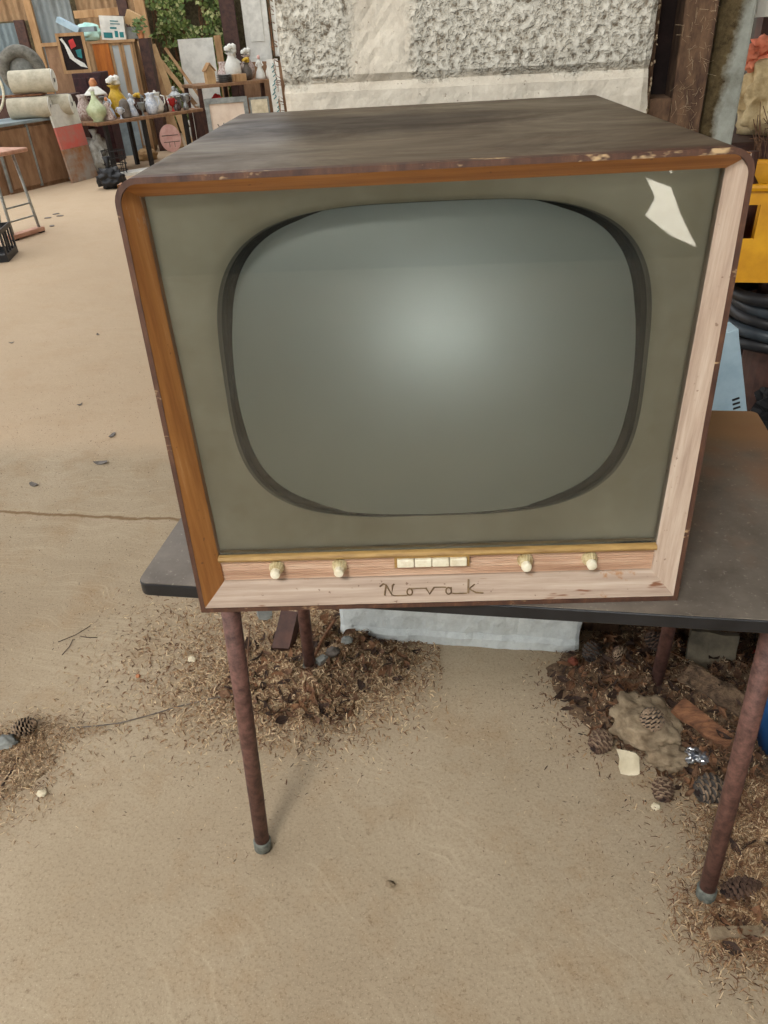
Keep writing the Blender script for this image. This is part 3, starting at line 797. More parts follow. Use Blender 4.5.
def pine_cone(label, p, L, R, yaw, pitch, mats=('cone', 'conetip'), seed=0, n=64):
    bm = NB(); r = random.Random(seed)
    mx = Rz(yaw) @ Ry(pitch)
    t = thing('pine_cone', label, 'pine cone', p, 0, 'pine cones on the floor')
    core = NB(); lathe(core, [(R*.15, -L*.5), (R*.62, -L*.32), (R*.7, -.1*L), (R*.5, L*.2), (R*.1, L*.48)], 12, mx=mx.to_3x3()); link('core', core, 'dark', t)
    for k in range(n):
        s = k/n; z = -L*.46+L*.94*s; a = k*2.39996
        rad = R*(math.sin(PI*min(1, .12+s*.86))**.6)*(1-.25*s)
        tilt = .15+.75*s
        w = R*.44*(1-.4*s); th = R*.09; ln = rad*(1.0+.25*math.sin(PI*s))
        M2 = mx @ T(0, 0, z) @ Rz(a) @ Ry(-tilt*.8)
        P = [(rad*.25, -w*.3, 0), (rad*.25, w*.3, 0), (ln*.85, w, 0), (ln*1.02, w*.55, 0), (ln*1.08, 0, 0), (ln*1.02, -w*.55, 0), (ln*.85, -w, 0)]
        A = [bm.verts.new(M2 @ Vector((x, y, -th*.5))) for x, y, _ in P]; B = [bm.verts.new(M2 @ Vector((x, y, th*(.5+.9*(x > ln*.8))))) for x, y, _ in P]
        bm.faces.new(A[::-1]); f = bm.faces.new(B)
        for i in range(7):
            f = bm.faces.new((A[i], A[(i+1) % 7], B[(i+1) % 7], B[i])); f.material_index = 1 if i in (2, 3, 4, 5) else 0
    link('scales', bm, list(mats), t)
    return t
def on(u, v, zf=None, up=0):
    p = atz(u, v, 0)
    for _ in range(4):
        z = max(zf(p.x, p.y), 0)+up if zf else up
        p = atz(u, v, z)
    return p
pine_cone('reddish pine cone left of the torn paper, below the table', on(600, 742, zr, .022), .05, .024, .6, 1.3, seed=1)
pine_cone('dark open pine cone lying on top of the sandy clod', on(653, 720, None, .075), .046, .023, 2.2, .9, ('conedark', 'conetip'), 2)
pine_cone('brown pine cone just below the sandy clod', on(663, 790, zr, .02), .046, .021, 1.2, 1.2, seed=3)
pine_cone('large dark pine cone beside the right front table leg, below the foil', on(709, 789, zr, .024), .058, .027, .2, 1.45, ('conedark', 'conetip'), 4)
pine_cone('shaded pine cone at the foot of the pillar, right corner', on(592, 652, zr, .02), .05, .022, .9, 1.2, ('conedark', 'cone'), 5)
pine_cone('pine cone in the dark behind the rear right table leg', on(655, 641, zr, .03), .045, .02, 1.9, 1.2, ('conedark', 'cone'), 6)
pine_cone('dark pine cone at the left edge of the floor', on(24, 727, za, .018), .055, .02, .25, 1.4, ('conedark', 'conetip'), 7)
pine_cone('worn pine cone half buried right of the front right table leg', on(741, 888, zs, .012), .075, .018, .1, 1.5, ('cone', 'cone'), 8)
pine_cone('small cone among the leaves between pillar and rear right leg', on(622, 655, zr, .02), .04, .019, 2.9, 1.0, ('cone', 'conetip'), 9)

def rocklike(name, label, cat, p, s, mat, seed, amp=.25, fr=2, sub=4, group=None, rz=0, flatb=None):
    bm = NB(); blob(bm, (0, 0, 0), s, sub, amp, fr, seed, flat=flatb)
    o = link(name, bm, mat, loc=p, rz=rz, smooth=True); tag(o, label, cat, group); return o
rocklike('sandy_clod', 'big sandy brown clod under the right of the table, a cone on top', 'clod', on(645, 722, None, .03), (.068, .075, .032), 'rock', 11, .35, 2.2, 5)
rocklike('sandy_clod', 'smaller sandy lump directly below the big clod', 'clod', on(668, 757, None, .02), (.045, .032, .025), 'rock', 12, .35, 2.4)
rocklike('brick_fragment', 'small rounded red brick fragment at the pillar corner', 'brick', on(573, 662, None, .012), (.013, .012, .011), 'brick', 13, .2)
# torn paper
def sheet_thing(name, label, cat, p, poly, mat, rx=0, rz=0, th=.0015, nz=.004, seed=0):
    bm = NB(); prism(bm, poly, 0, th)
    bmesh.ops.triangulate(bm, faces=[f for f in bm.faces])
    bmesh.ops.subdivide_edges(bm, edges=bm.edges[:], cuts=3, use_grid_fill=True)
    for v in bm.verts: v.co.z += noise.noise(Vector((v.co.x*30, v.co.y*30, seed)))*nz
    bm.transform(Rx(rx))
    o = link(name, bm, mat, loc=p, rz=rz); return tag(o, label, cat)
p = on(631, 772, None, .004)
sheet_thing('torn_paper', 'torn cream paper piece leaning against the sandy clod', 'paper', p, [(-.022, 0), (.004, -.010), (.016, -.006), (.024, .025), (.018, .035), (-.002, .044), (-.020, .050), (-.018, .03), (-.024, .015)], 'paper', .75, .15)
# crumpled foil
bm = NB(); blob(bm, (-.012, 0, 0), (.018, .012, .011), 4, .55, 2.2, 5); blob(bm, (.014, -.004, .0), (.015, .012, .010), 4, .6, 2.6, 8); blob(bm, (.0, .012, .002), (.014, .008, .008), 4, .6, 2.6, 3); o = link('crumpled_foil', bm, 'foil', smooth=True, loc=on(695, 757, zr, .016)); tag(o, 'crumpled silver foil below the fallen bark, near the right leg', 'foil')
# bark slab
def slab(name, label, cat, p, sx, sy, sz, mat, rx, ry, rz, seed=0, amp=.006, top=False):
    bm = NB(); box(bm, -sx/2, sx/2, -sy/2, sy/2, -sz/2, sz/2)
    bmesh.ops.subdivide_edges(bm, edges=bm.edges[:], cuts=7, use_grid_fill=True)
    for v in bm.verts: v.co += Vector((noise.noise(v.co*30+Vector((seed, 0, 0))), noise.noise(v.co*30+Vector((0, seed, 9))), noise.noise(v.co*30+Vector((5, 0, seed)))))*amp
    bm.transform(Rz(rz) @ Ry(ry) @ Rx(rx)); o = link(name, bm, mat, loc=p); return tag(o, label, cat)
slab('bark_slab', 'reddish brown slab of bark sloping down towards the foil', 'bark', on(703, 724, None, .05), .125, .038, .012, 'bark', .3, .28, -.75, 1)
slab('bark_slab', 'dark ragged bark piece behind the reddish slab', 'bark', on(715, 690, None, .07), .14, .05, .014, 'soil2', .4, .1, -.8, 2, .012)
slab('stone_slab', 'greenish grey flat stone in shade behind the rear right leg', 'stone', on(712, 650, None, .10), .10, .02, .09, 'slate', -.3, 0, -.3, 3, .004)
slab('brick_block', 'dark brick with a hollow face beside the rear left leg', 'brick', on(287, 632, zl, .03), .045, .10, .04, 'darkwood', .5, 0, -.25, 4, .002)
slab('stone_chip', 'pale grey stone chip in the shavings behind the front left leg', 'stone', on(265, 615, zl, .012), .035, .02, .016, 'grey', 0, .2, .4, 5, .008)
slab('wood_slat', 'pale wooden slat lying at the right edge of the floor', 'slat', atz(745, 933, .010)+Vector((.02, 0, 0)), .16, .017, .011, 'rock', 0, 0, -.03, 6, .001)
slab('stone_chip', 'grey stone chip among leaves left of the pillar foot', 'stone', on(322, 660, zl, .012), .03, .02, .02, 'grey', 0, .2, .9, 7, .008)
# little stones and crumbs, each its own thing
def crumb(u, v, s, mat, label, name='pebble', cat='pebble', seed=0, zf=None):
    rocklike(name, label, cat, on(u, v, zf, s*.55), (s, s*.8, s*.6), mat, seed, .5, 3, 3)
crumb(390, 884, .008, 'rock', 'single brown dry crumb in the middle of the open floor', 'dirt_crumb', 'crumb', 1)
crumb(42, 793, .010, 'paper', 'cream crumb at the left edge of the floor', 'pale_crumb', 'crumb', 2)
crumb(192, 659, .010, 'paper', 'cream crumb on the floor left of the front table leg', 'pale_crumb', 'crumb', 3)
crumb(138, 676, .006, 'flesh', 'rusty brown crumb on the floor left of the front table leg', 'rusty_crumb', 'crumb', 4)
crumb(6, 742, .022, 'grey', 'pale grey stone at the left edge beside the dark pine cone', 'pale_stone', 'stone', 5)
crumb(656, 806, .009, 'paper', 'small pale pebble below the brown pine cone', 'pebble', 'pebble', 6)
crumb(347, 640, .014, 'grey', 'grey pebble at the left foot of the pillar', 'pebble', 'pebble', 7, zl)
crumb(333, 652, .017, 'taupe', 'dark pebble at the left foot of the pillar', 'pebble', 'pebble', 8, zl)
# sticks and cord
def stick(name, label, cat, pts, r, mat):
    bm = NB(); base = Vector(pts[0]); tube(bm, [Vector(p)-base for p in pts], r, 7); o = link(name, bm, mat, loc=base, smooth=True); return tag(o, label, cat)
def gpts(px, z=.003): return [atz(u, v, z) for u, v in px]
stick('floor_cord', 'thin dark cord lying across the floor left of the front leg', 'cord', gpts([(70, 728), (95, 726), (120, 723), (150, 715), (180, 706), (210, 699), (235, 694), (252, 690), (270, 689)]), .0016, 'taupe')
stick('thin_stick', 'thin dark twig on the floor at the left edge', 'twig', gpts([(2, 786), (12, 770), (20, 755), (27, 742)], .007), .0022, 'chip5')
stick('thin_stick', 'brown twig leaning in the litter left of the pillar', 'twig', [on(313, 660, zl, .01), on(322, 640, zl, .04), on(336, 618, zl, .07)], .0035, 'bark')
stick('thin_stick', 'thin stem standing in the shavings right of the front left leg', 'twig', [on(247, 690, zl, .0), on(248, 650, zl, .02), on(250, 625, zl, .03)], .0018, 'chip3')
rb = random.Random(31)
for k, (u, v, l, a) in enumerate([(58, 642, .09, .5), (80, 636, .05, -.4), (62, 655, .06, 1.2)]):
    p = atz(u, v, .002); stick('thin_stick', ['longest', 'shortest', 'lowest'][k]+' of three fine twigs on the open floor at left', 'twig', [p, p+Vector((math.cos(a)*l*.5, math.sin(a)*l*.5, .002)), p+Vector((math.cos(a+.2)*l, math.sin(a+.2)*l, 0))], .0010, 'chip5')
# flat dark leaves on the far part of the bay floor
for k, (u, v, s, lb) in enumerate([(101, 463, .026, 'dark dry leaf on the slab edge left of the television'), (112, 436, .02, 'dry leaf above the slab joint nearest the television'), (34, 485, .02, 'dry leaf on the joint strip at the left edge'), (80, 405, .012, 'small dark leaf on the open floor at left'), (98, 335, .014, 'small dark leaf farther back on the floor'), (12, 343, .014, 'small leaf on the floor at the left edge')]):
    bm = NB(); P = [(s*math.cos(t*PI/5)*(1+.2*math.sin(3*t)), s*.55*math.sin(t*PI/5)) for t in range(10)]
    prism(bm, P, 0, .0012); 
    for vv in bm.verts: vv.co.z += (vv.co.x/s)**2*.006
    o = link('dry_leaf', bm, 'taupe', loc=atz(u, v, .001), rz=k*1.3); tag(o, lb, 'leaf')

# ------------------------------------------------------------------ clutter at the right
def right_clutter():
    # low plank platform the pile stands on
    t = thing('storage_trunk', 'dark wooden trunk behind the table under the crate pile', 'trunk', (1.12, 1.86, 0), -.12)
    bm = NB(); box(bm, -.37, .42, -.22, .10, 0, .40); link('body', bm, 'darkwood', t, bevel=.01)
    bm = NB(); box(bm, -.38, .43, -.23, .11, .40, .43); link('lid', bm, 'darkwood', t, bevel=.006)
    # coil of hose: several dark loops
    t = thing('hose_coil', 'coil of dark blue-black hose under the yellow crate', 'hose', (1.02, 1.74, .43))
    for k in range(5):
        bm = NB(); R = .155+.008*math.sin(k*2); z = .215+k*.030
        tube(bm, [(R*math.cos(a*PI/20)+.01*math.sin(k*3), R*math.sin(a*PI/20)*.8, z+.006*math.sin(a*PI/10+k)) for a in range(40)], .0145, 10, close=True)
        link('hose_loop', bm, 'hose' if k % 2 else 'black', t, smooth=True)
    bm = NB(); lathe(bm, [(.09, 0), (.10, .02), (.10, .36), (.09, .369)], 28); link('drum', bm, 'darkwood', t, smooth=False)
    # yellow crate
    t = thing('plastic_crate', 'yellow plastic crate with hand holes at the right edge, behind the television', 'crate', (1.0, 1.79, .80), -.25)
    w, d, h = .20, .15, .20; th = .006
    def wallx(y, name):
        bm = NB()
        # wall with a hand hole and slot
        box(bm, -w, w, y-th/2, y+th/2, 0, .095); box(bm, -w, w, y-th/2, y+th/2, .165, h)
        for a, b in ((-w, -.165), (-.125, -.05), (.05, .11), (.15, w)): box(bm, a, b, y-th/2, y+th/2, .095, .165)
        return link(name, bm, 'yellow', t)
    wallx(-d, 'crate_wall'); wallx(d, 'crate_wall')
    for x in (-w, w):
        bm = NB(); box(bm, x-th/2, x+th/2, -d, d, 0, .12); box(bm, x-th/2, x+th/2, -d, -.05, .12, .17); box(bm, x-th/2, x+th/2, .05, d, .12, .17); box(bm, x-th/2, x+th/2, -d, d, .17, h); link('crate_wall', bm, 'yellow', t)
    bm = NB(); box(bm, -w, w, -d, d, 0, th); link('crate_floor', bm, 'yellow', t)
    bm = NB(); P = [(-w-.008, -d-.008), (w+.008, -d-.008), (w+.008, d+.008), (-w-.008, d+.008)]
    tube(bm, [(x, y, h) for x, y in P], .008, 8, close=True); link('crate_rim', bm, 'yellow', t)
    for k, (a, r) in enumerate(((-.12, .2), (.0, -.3), (.1, .4))):
        bm = NB(); tube(bm, [(0, 0, 0), (.0, 0, .16), (0, 0, .19), (0, 0, .24)], [.032, .032, .012, .012], 14)
        o = link('dark_bottle', bm, 'darkwood' if k != 1 else 'red', loc=(1.0+a, 1.80-a*.25+.02*r, .8065), smooth=True)
        tag(o, ['brown bottle inside the yellow crate, left one', 'dark red bottle in the middle of the yellow crate', 'brown bottle inside the yellow crate, right one'][k], 'bottle')
    # support box for the upper pile
    t = thing('tool_cabinet', 'tall dark cabinet behind the yellow crate holding the sack', 'cabinet', (1.22, 2.22, 0), -.12)
    bm = NB(); box(bm, -.36, .3, -.17, .2, 0, 1.03); link('body', bm, 'darkwood', t, bevel=.008)
    bm = NB(); box(bm, -.34, -.03, -.185, -.17, .05, .98); dd = link('door', bm, 'darkwood', t, bevel=.004)
    bm = NB(); box(bm, .0, .28, -.185, -.17, .05, .98); link('door', bm, 'darkwood', t, bevel=.004)
    # sack
    bm = NB(); blob(bm, (0, 0, .10), (.13, .12, .115), 5, .28, 2.2, 21, flat=0)
    o = link('burlap_sack', bm, 'burlap', loc=(1.12, 2.18, 1.031), smooth=True); tag(o, 'tan slumped burlap sack behind the concrete post', 'sack')
    bm = NB(); r = random.Random(4)
    for k in range(40):
        x = r.uniform(-.1, .0); y = -.10+r.uniform(-.02, .02); p = Vector((x, y, .0)); tube(bm, [p+Vector((0, 0, r.random()*.10)), p+Vector((r.uniform(-.02, .02), -.02, r.uniform(-.05, .05)))], .0010, 4)
    o = link('loose_straw', bm, 'chip3', loc=(1.06, 2.13, 1.03)); tag(o, 'dry straw sticking out below the burlap sack', 'straw', kind='stuff')
    # salmon cloth flowers
    bm = NB()
    for k, (x, z, s) in enumerate(((-.08, .02, .05), (-.02, .05, .05), (.04, .01, .055), (-.06, -.03, .04), (.0, -.02, .045), (.09, .05, .05))):
        blob(bm, (x, 0, z), (s, s*.8, s*.65), 3, .7, 3, k+40)
    bm.transform(Matrix.Scale(.55, 4)); o = link('salmon_cloth', bm, 'salmon', smooth=True, loc=tuple(aty(767, 52, 2.18)+Vector((.0, 0, -.01)))); tag(o, 'crumpled orange-pink cloth on top of the sack', 'cloth')
    bm = NB(); cloth(bm, 20, 6, lambda a, b: Vector((-.2+.5*a, .02*math.sin(a*20), .16*b)), thick=.004)
    o = link('cream_cloth', bm, 'white', loc=tuple(aty(764, 17, 2.5)+Vector((.16, 0, 0)))); tag(o, 'cream cloth hanging at the top right corner beyond the post', 'cloth')
    bm = NB(); box(bm, -.25, .3, -.02, .02, 0, 1.37)
    o = link('dark_plywood_board', bm, 'darkwood', loc=(1.42, 2.56, 0)); tag(o, 'dark upright panel behind the orange cloth', 'panel')
    # blue-white carton
    p = aty(737, 372, 1.62)
    t = thing('printed_carton', 'pale blue printed carton tilted behind the table corner', 'box', (p.x-.02, p.y, .44), 0)
    M3 = Ry(-.30)
    bm = NB(); box(bm, -.05, .075, -.02, .03, 0, .27, mx=M3); link('carton_body', bm, 'bluebox', t, bevel=.002)
    bm = NB()
    for k in range(3):
        box(bm, .043, .060, -.0212, -.020, .07+k*.012, .075+k*.012, mx=M3)
    box(bm, .046, .070, -.0212, -.020, .02, .045, mx=M3)
    link('carton_print', bm, 'black', t)
    # dark crumpled bags filling under the coil
    for k, (x, y, s) in enumerate(((.98, 1.62, .075), (1.10, 1.66, .09), (1.22, 1.7, .09))):
        bm = NB(); blob(bm, (0, 0, s*.8), (s, s*.7, s*1.1), 4, .6, 3, k+60, flat=0)
        o = link('dark_rag', bm, 'black', loc=(x, y, .431), smooth=False); tag(o, ['black crumpled rag beside the pale carton', 'black crumpled rag in the middle below the hose', 'black crumpled rag farthest right below the hose'][k], 'rag')
    # brown rag strip on black
    # blue drum by the right leg
    t = thing('plastic_drum', 'blue plastic drum at the right edge behind the front table leg', 'drum', (.905, 1.06, 0))
    bm = NB(); lathe(bm, [(.125, .0), (.145, .01), (.148, .10), (.152, .11), (.148, .12), (.15, .26), (.154, .27), (.15, .28), (.146, .36)], 40); link('body', bm, 'blue', t, smooth=True)
    bm = NB(); lathe(bm, [(.146, .36), (.154, .365), (.154, .39), (.14, .395)], 40); link('lid', bm, 'blue', t, smooth=True)
    bm = NB(); blob(bm, (0, 0, 0), (.012, .01, .016), 3, .2, 3, 3); o = link('red_scrap', bm, 'red', loc=aty(757, 655, 1.25)); tag(o, 'small red scrap lying in the litter near the right leg', 'scrap')
right_clutter()

# ------------------------------------------------------------------ the far yard at upper left
def basis(u0, v0, u1, v1, z=0):         # a run along the ground between two seen points
    a, b = atz(u0, v0, z), atz(u1, v1, z); d = b-a
    return a, math.atan2(d.y, d.x), d.length
# back screens of corrugated sheet and timber
a0 = Vector((-6.2, 10.6, 0))
def screen(name, p, rz, W, z0, z1, mat, pitch=.09, amp=.009, label='', cat='sheet'):
    bm = NB(); n = int(W/pitch*6)
    L0 = [(i*W/n, amp*math.sin(i*2*PI/6)) for i in range(n+1)]
    A = [[bm.verts.new((x, y+o, z)) for x, y in L0] for z, o in ((z0, 0), (z1, 0), (z1, .006), (z0, .006))]
    for k in range(4):
        for i in range(n): bm.faces.new((A[k][i], A[k][i+1], A[(k+1) % 4][i+1], A[(k+1) % 4][i]))
    o = link(name, bm, mat, loc=p, rz=rz, smooth=False); return tag(o, label, cat)
YB = 11.2
def X(u, v, y): return aty(u, v, y).x
def Zp(u, v, y): return aty(u, v, y).z
def plank(label, p, q, wx, wy, mat='wood', name='timber_plank', cat='plank'):
    p, q = Vector(p), Vector(q); d = q-p; bm = NB(); z = d.normalized()
    x = Vector((1, 0, 0))
    if abs(z.x) > .8: x = Vector((0, 0, 1))
    x = (x-z*x.dot(z)).normalized(); y = z.cross(x)
    m = Matrix((x, y, z)).transposed().to_4x4(); box(bm, -wx/2, wx/2, -wy/2, wy/2, 0, d.length, mx=m)
    o = link(name, bm, mat, loc=p, bevel=.004); return tag(o, label, cat)
def scr(u0, u1, v, y, z0, z1, mat, label):
    x0, x1 = X(u0, v, y), X(u1, v, y); screen('corrugated_sheet', (x0, y, 0), 0, x1-x0, z0, z1, mat, label=label)
yS = 12.4
scr(-40, 26, 50, yS, 0, Zp(10, 23, yS), 'corr3', 'bluish corrugated sheet at the far left behind the tyre')
scr(-40, 29, 10, yS+.15, Zp(10, 21, yS), 2.7, 'corr2', 'brown corrugated sheet above the bluish one at top left corner')
scr(33, 76, 30, yS+.1, 0, 2.7, 'corr1', 'grey corrugated sheet behind the brown cupboard')
scr(78, 122, 15, yS+.2, 0, 2.7, 'corr2', 'dull brown corrugated sheet behind the white carton')
def post(label, u0, u1, v, y, mat='wood', z1=2.7, d=.06):
    x0, x1 = X(u0, v, y), X(u1, v, y); plank(label, ((x0+x1)/2, y, 0), ((x0+x1)/2-.01, y, z1), x1-x0, d, mat)
post('upright wooden stud between the brown and grey corrugated sheets', 29, 36, 20, yS-.1)
post('dark upright post behind the tyre', 21, 31, 45, yS-.15, 'darkwood', Zp(25, 20, yS))
plank('wooden rail across the brown sheet behind the white carton', (X(76, 14, yS), yS-.06, Zp(76, 15, yS)), (X(124, 10, yS), yS-.06, Zp(124, 11, yS)), .09, .08)
post('dark upright board beside the ivy stud', 120, 130, 15, yS-.1, 'darkwood')
post('grey upright board between dark board and stud', 130, 137, 15, yS-.05, 'corr2')
post('pale wooden stud left of the ivy', 137, 147, 15, yS-.1)
# low cabinet with two sliding doors
a, rz, L = basis(14, 194, 70, 181)
def cab():
    t = thing('low_cabinet', 'low brown two door cabinet at the far left with foam rolls on top', 'cabinet', (a.x, a.y, 0), rz)
    H = .66
    bm = NB(); box(bm, -.03, L+.02, 0.0, .5, 0, H-.03); link('body', bm, 'brown', t)
    bm = NB(); box(bm, -.05, L+.04, -.03, .52, H-.03, H); link('top_board', bm, 'sheet', t, bevel=.004)
    for k in range(2):
        bm = NB(); box(bm, .01+k*L/2, L/2-.012+k*L/2, -.018, -.001, .04, H-.06); link('door', bm, 'brown', t, bevel=.004)
    for x in (-.03, L/2-.012, L): 
        bm = NB(); box(bm, x-.010, x+.014, -.021, -.0005, .02, H-.035); link('metal_trim', bm, 'grey', t)
    bm = NB(); box(bm, -.34, -.04, .02, .48, 0, .30); box(bm, -.34, -.04, .02, .48, .36, .62); link('side_shelf', bm, 'brown', t)
    return t
cab()
AX = Vector((math.cos(rz), math.sin(rz), 0)); AY = Vector((-math.sin(rz), math.cos(rz), 0))
def roll(label, c, ang, Lr, R, mat='burlap'):
    t = thing('foam_roll', label, 'roll', c, ang, 'rolls on the low cabinet')
    bm = NB(); lathe(bm, [(R*.97, 0), (R, .01), (R, Lr-.01), (R*.97, Lr)], 28, c=(0, 0, R), mx=Ry(PI/2)); link('roll_body', bm, 'cardboard' if mat == 'c' else 'rollpaper', t, smooth=False)
    bm = NB(); lathe(bm, [(R*.94, 0), (R*.94, .008), (R*.25, .009), (R*.2, .004)], 28, c=(Lr, 0, R), mx=Ry(PI/2)); link('roll_end', bm, 'white', t)
    bm = NB(); lathe(bm, [(R*.2, .004), (R*.2, .012)], 16, c=(Lr, 0, R), mx=Ry(PI/2)); link('roll_core', bm, 'black', t)
MAT['rollpaper'] = pm('roll_cover', (196, 188, 166), (166, 158, 138), 10, .8)
H = .66
p1 = Vector((a.x, a.y, H))+AX*(L*.86)+AY*.12+Vector((.27, 0, 0))
r1 = .10
roll('lower front foam roll with white end on the low cabinet', p1+Vector((-.50, -.12, 0)), .12, .42, r1)
roll('lower rear foam roll, right of the front one', p1+Vector((-.34, .10, 0)), .12, .42, r1)
pt = p1+Vector((-.46, -.02, .235))
plank('thin brown board lying across the lower rolls', pt+Vector((-.20, .02, -.022)), pt+Vector((.30, .08, -.022)), .02, .16, 'bark')
roll('topmost foam roll on the board', pt+Vector((0, .04, -.008)), .10, .44, .11)
def torus_thing(name, label, cat, c, R, r, mat, tilt, rz_, hub=None, sp=0):
    t = thing(name, label, cat, c, rz_)
    m3 = Rx(tilt)
    bm = NB(); tube(bm, [m3 @ Vector((R*math.cos(k*PI/18), 0, R+r+R*math.sin(k*PI/18))) for k in range(36)], r, 10, close=True); link('tyre' if hub else 'rim', bm, mat, t, smooth=True)
    if hub:
        bm = NB(); lathe(bm, [(R*.78, -.01), (R*.74, .0), (R*.3, .012), (R*.22, .03), (R*.08, .03)], 28, mx=(m3 @ T(0, 0, R+r) @ Rx(PI/2)).to_3x3(), c=m3 @ Vector((0, 0, R+r))); link('wheel_disc', bm, hub, t, smooth=True)
    if sp:
        bm = NB(); c0 = m3 @ Vector((0, 0, R+r))
        for k in range(sp):
            aa = k*2*PI/sp; tube(bm, [c0, m3 @ Vector((R*math.cos(aa), 0, R+r+R*math.sin(aa)))], .003, 4)
        link('spokes', bm, 'metal', t)
    return t
pt2 = aty(23, 70, 10.0)
torus_thing('spare_wheel', 'grey scooter tyre on its wheel leaning behind the foam rolls', 'wheel', (pt2.x, 10.0, pt2.z-.255), .19, .065, 'tyre', .15, .2, 'grey')
bm = NB(); box(bm, -.5, .5, -.25, .25, 0, pt2.z-.27); o = link('wooden_chest', bm, 'darkwood', loc=(pt2.x-.05, 10.15, 0)); tag(o, 'dark wooden chest behind the low cabinet under the tyre', 'chest')
pt3 = atz(2, 118, H)
torus_thing('bicycle_rim', 'cream bicycle rim with spokes leaning at the left edge above the cabinet', 'rim', (-4.05, 9.15, H), .29, .013, 'rim', -.1, .3, None, 16)
bm = NB(); lathe(bm, [(.20, 0), (.21, .02), (.21, .06), (.19, .08)], 28, mx=Rx(PI/2-.25).to_3x3(), c=(0, 0, .2)); o = link('round_seat', bm, 'cardboard', loc=(-3.83, 8.62, H), smooth=False); tag(o, 'round beige board leaning at the left edge on the cabinet', 'board')
# brown cupboard and dark cabinet and dresser behind
YC = 10.0
def upright(name, label, cat, u0, u1, vt, y, depth, mat, door=None, y_rz=0):
    x0, x1 = X(u0, vt, y), X(u1, vt, y); z1 = Zp((u0+u1)/2, vt, y)
    t = thing(name, label, cat, ((x0+x1)/2, y, 0), y_rz); w2 = (x1-x0)/2
    bm = NB(); box(bm, -w2, w2, .0, depth, 0, z1); link('body', bm, mat, t, bevel=.006)
    return t, w2, z1
t, w2, z1 = upright('brown_cupboard', 'plain brown cupboard behind the foam rolls, left of the collage frame', 'cupboard', 44, 70, 46, 11.2, .35, 'brown')
bm = NB(); box(bm, -w2+.03, w2-.03, -.015, -.001, .08, z1-.12); d_ = link('door', bm, 'brown', t, bevel=.006)
bm = NB(); box(bm, -w2-.02, w2+.02, -.03, .36, z1, z1+.04); link('cornice', bm, 'wood', t)
t, w2, z1 = upright('dark_cabinet', 'dark maroon cabinet below the collage frame', 'cabinet', 72, 94, 73, 9.75, .35, 'maroon') if False else (None, 0, 0)
MAT['maroon'] = pm('maroon_wood', (70, 36, 38), (42, 22, 24), 14, .6)
t, w2, zd = upright('dark_cabinet', 'dark maroon cabinet below the collage frame', 'cabinet', 71, 100, 73, 10.7, .35, 'maroon')
for s in (-1, 1):
    bm = NB(); box(bm, min(s*.006, s*(w2-.02)), max(s*.006, s*(w2-.02)), -.014, -.001, .05, zd-.05); link('door', bm, 'maroon', t, bevel=.004)
xc = t.location.x
# collage frame standing on the dark cabinet
t = thing('collage_frame', 'wooden frame with a dark collage standing on the maroon cabinet', 'picture', (X(75, 60, 10.78), 10.78, zd), .0)
fw, fh = .17, .42
bm = NB(); box(bm, -fw, fw, 0, .03, 0, .035); box(bm, -fw, fw, 0, .03, fh-.035, fh); box(bm, -fw, -fw+.035, 0, .03, .035, fh-.035); box(bm, fw-.035, fw, 0, .03, .035, fh-.035); link('frame', bm, 'wood', t)
bm = NB(); box(bm, -fw+.03, fw-.03, .012, .02, .03, fh-.03); link('picture', bm, 'dark', t)
bm = NB()
prism(bm, [(-.13, .36), (-.09, .30), (-.06, .16), (.05, .07), (.13, .05), (.10, .10), (.0, .16), (-.04, .26), (-.10, .37)], 0, .003, 0, T(0, .012, 0) @ Rx(PI/2)); 
prism(bm, [(-.03, .34), (.03, .36), (.05, .28), (-.02, .25)], 0, .003, 1, T(0, .012, 0) @ Rx(PI/2)); prism(bm, [(.03, .24), (.10, .25), (.09, .15), (.04, .17)], 0, .003, 2, T(0, .012, 0) @ Rx(PI/2))
link('collage_shapes', bm, ['white', 'red', 'teal'], t)
# glass fronted dresser
yD = 11.5
x0, x1 = X(91, 44, yD), X(133, 41, yD); zt = Zp(110, 43, yD)
t = thing('glass_dresser', 'dresser with one orange door and two glass doors behind the figurines', 'dresser', ((x0+x1)/2, yD, 0), .12); w2 = (x1-x0)/2
bm = NB(); box(bm, -w2, w2, .02, .34, 0, .05); box(bm, -w2, -w2+.02, .0, .34, 0, zt); box(bm, w2-.02, w2, 0, .34, 0, zt); box(bm, -w2, w2, .32, .34, 0, zt); box(bm, -w2-.02, w2+.02, -.02, .35, zt, zt+.03); box(bm, -w2+.02, w2-.02, .02, .32, .55, .57); box(bm, -w2+.02, w2-.02, .02, .32, .85, .87)
link('case', bm, 'wood', t)
d3 = 2*(w2-.02)/3
d3 *= 1.25; bm = NB(); box(bm, -w2+.02, -w2+.02+d3-.006, -.008, .012, .05, zt); link('door', bm, 'orange', t, bevel=.003)
for k in (1, 2):
    xa = -w2+.02+d3+(k-1)*d3*.70; xb = xa+d3*.70-.006
    bm = NB(); box(bm, xa, xa+.03, -.008, .012, .05, zt); box(bm, xb-.03, xb, -.008, .012, .05, zt); box(bm, xa, xb, -.008, .012, zt-.03, zt); box(bm, xa, xb, -.008, .012, .05, .09)
    dd = link('glass_door', bm, 'wood', t)
    bm = NB(); box(bm, xa+.03, xb-.03, 0, .004, .09, zt-.03); link('pane', bm, 'panefog', dd) if False else link('pane', bm, 'pane', dd)
xd = t.location.x
zt0 = zt+.03
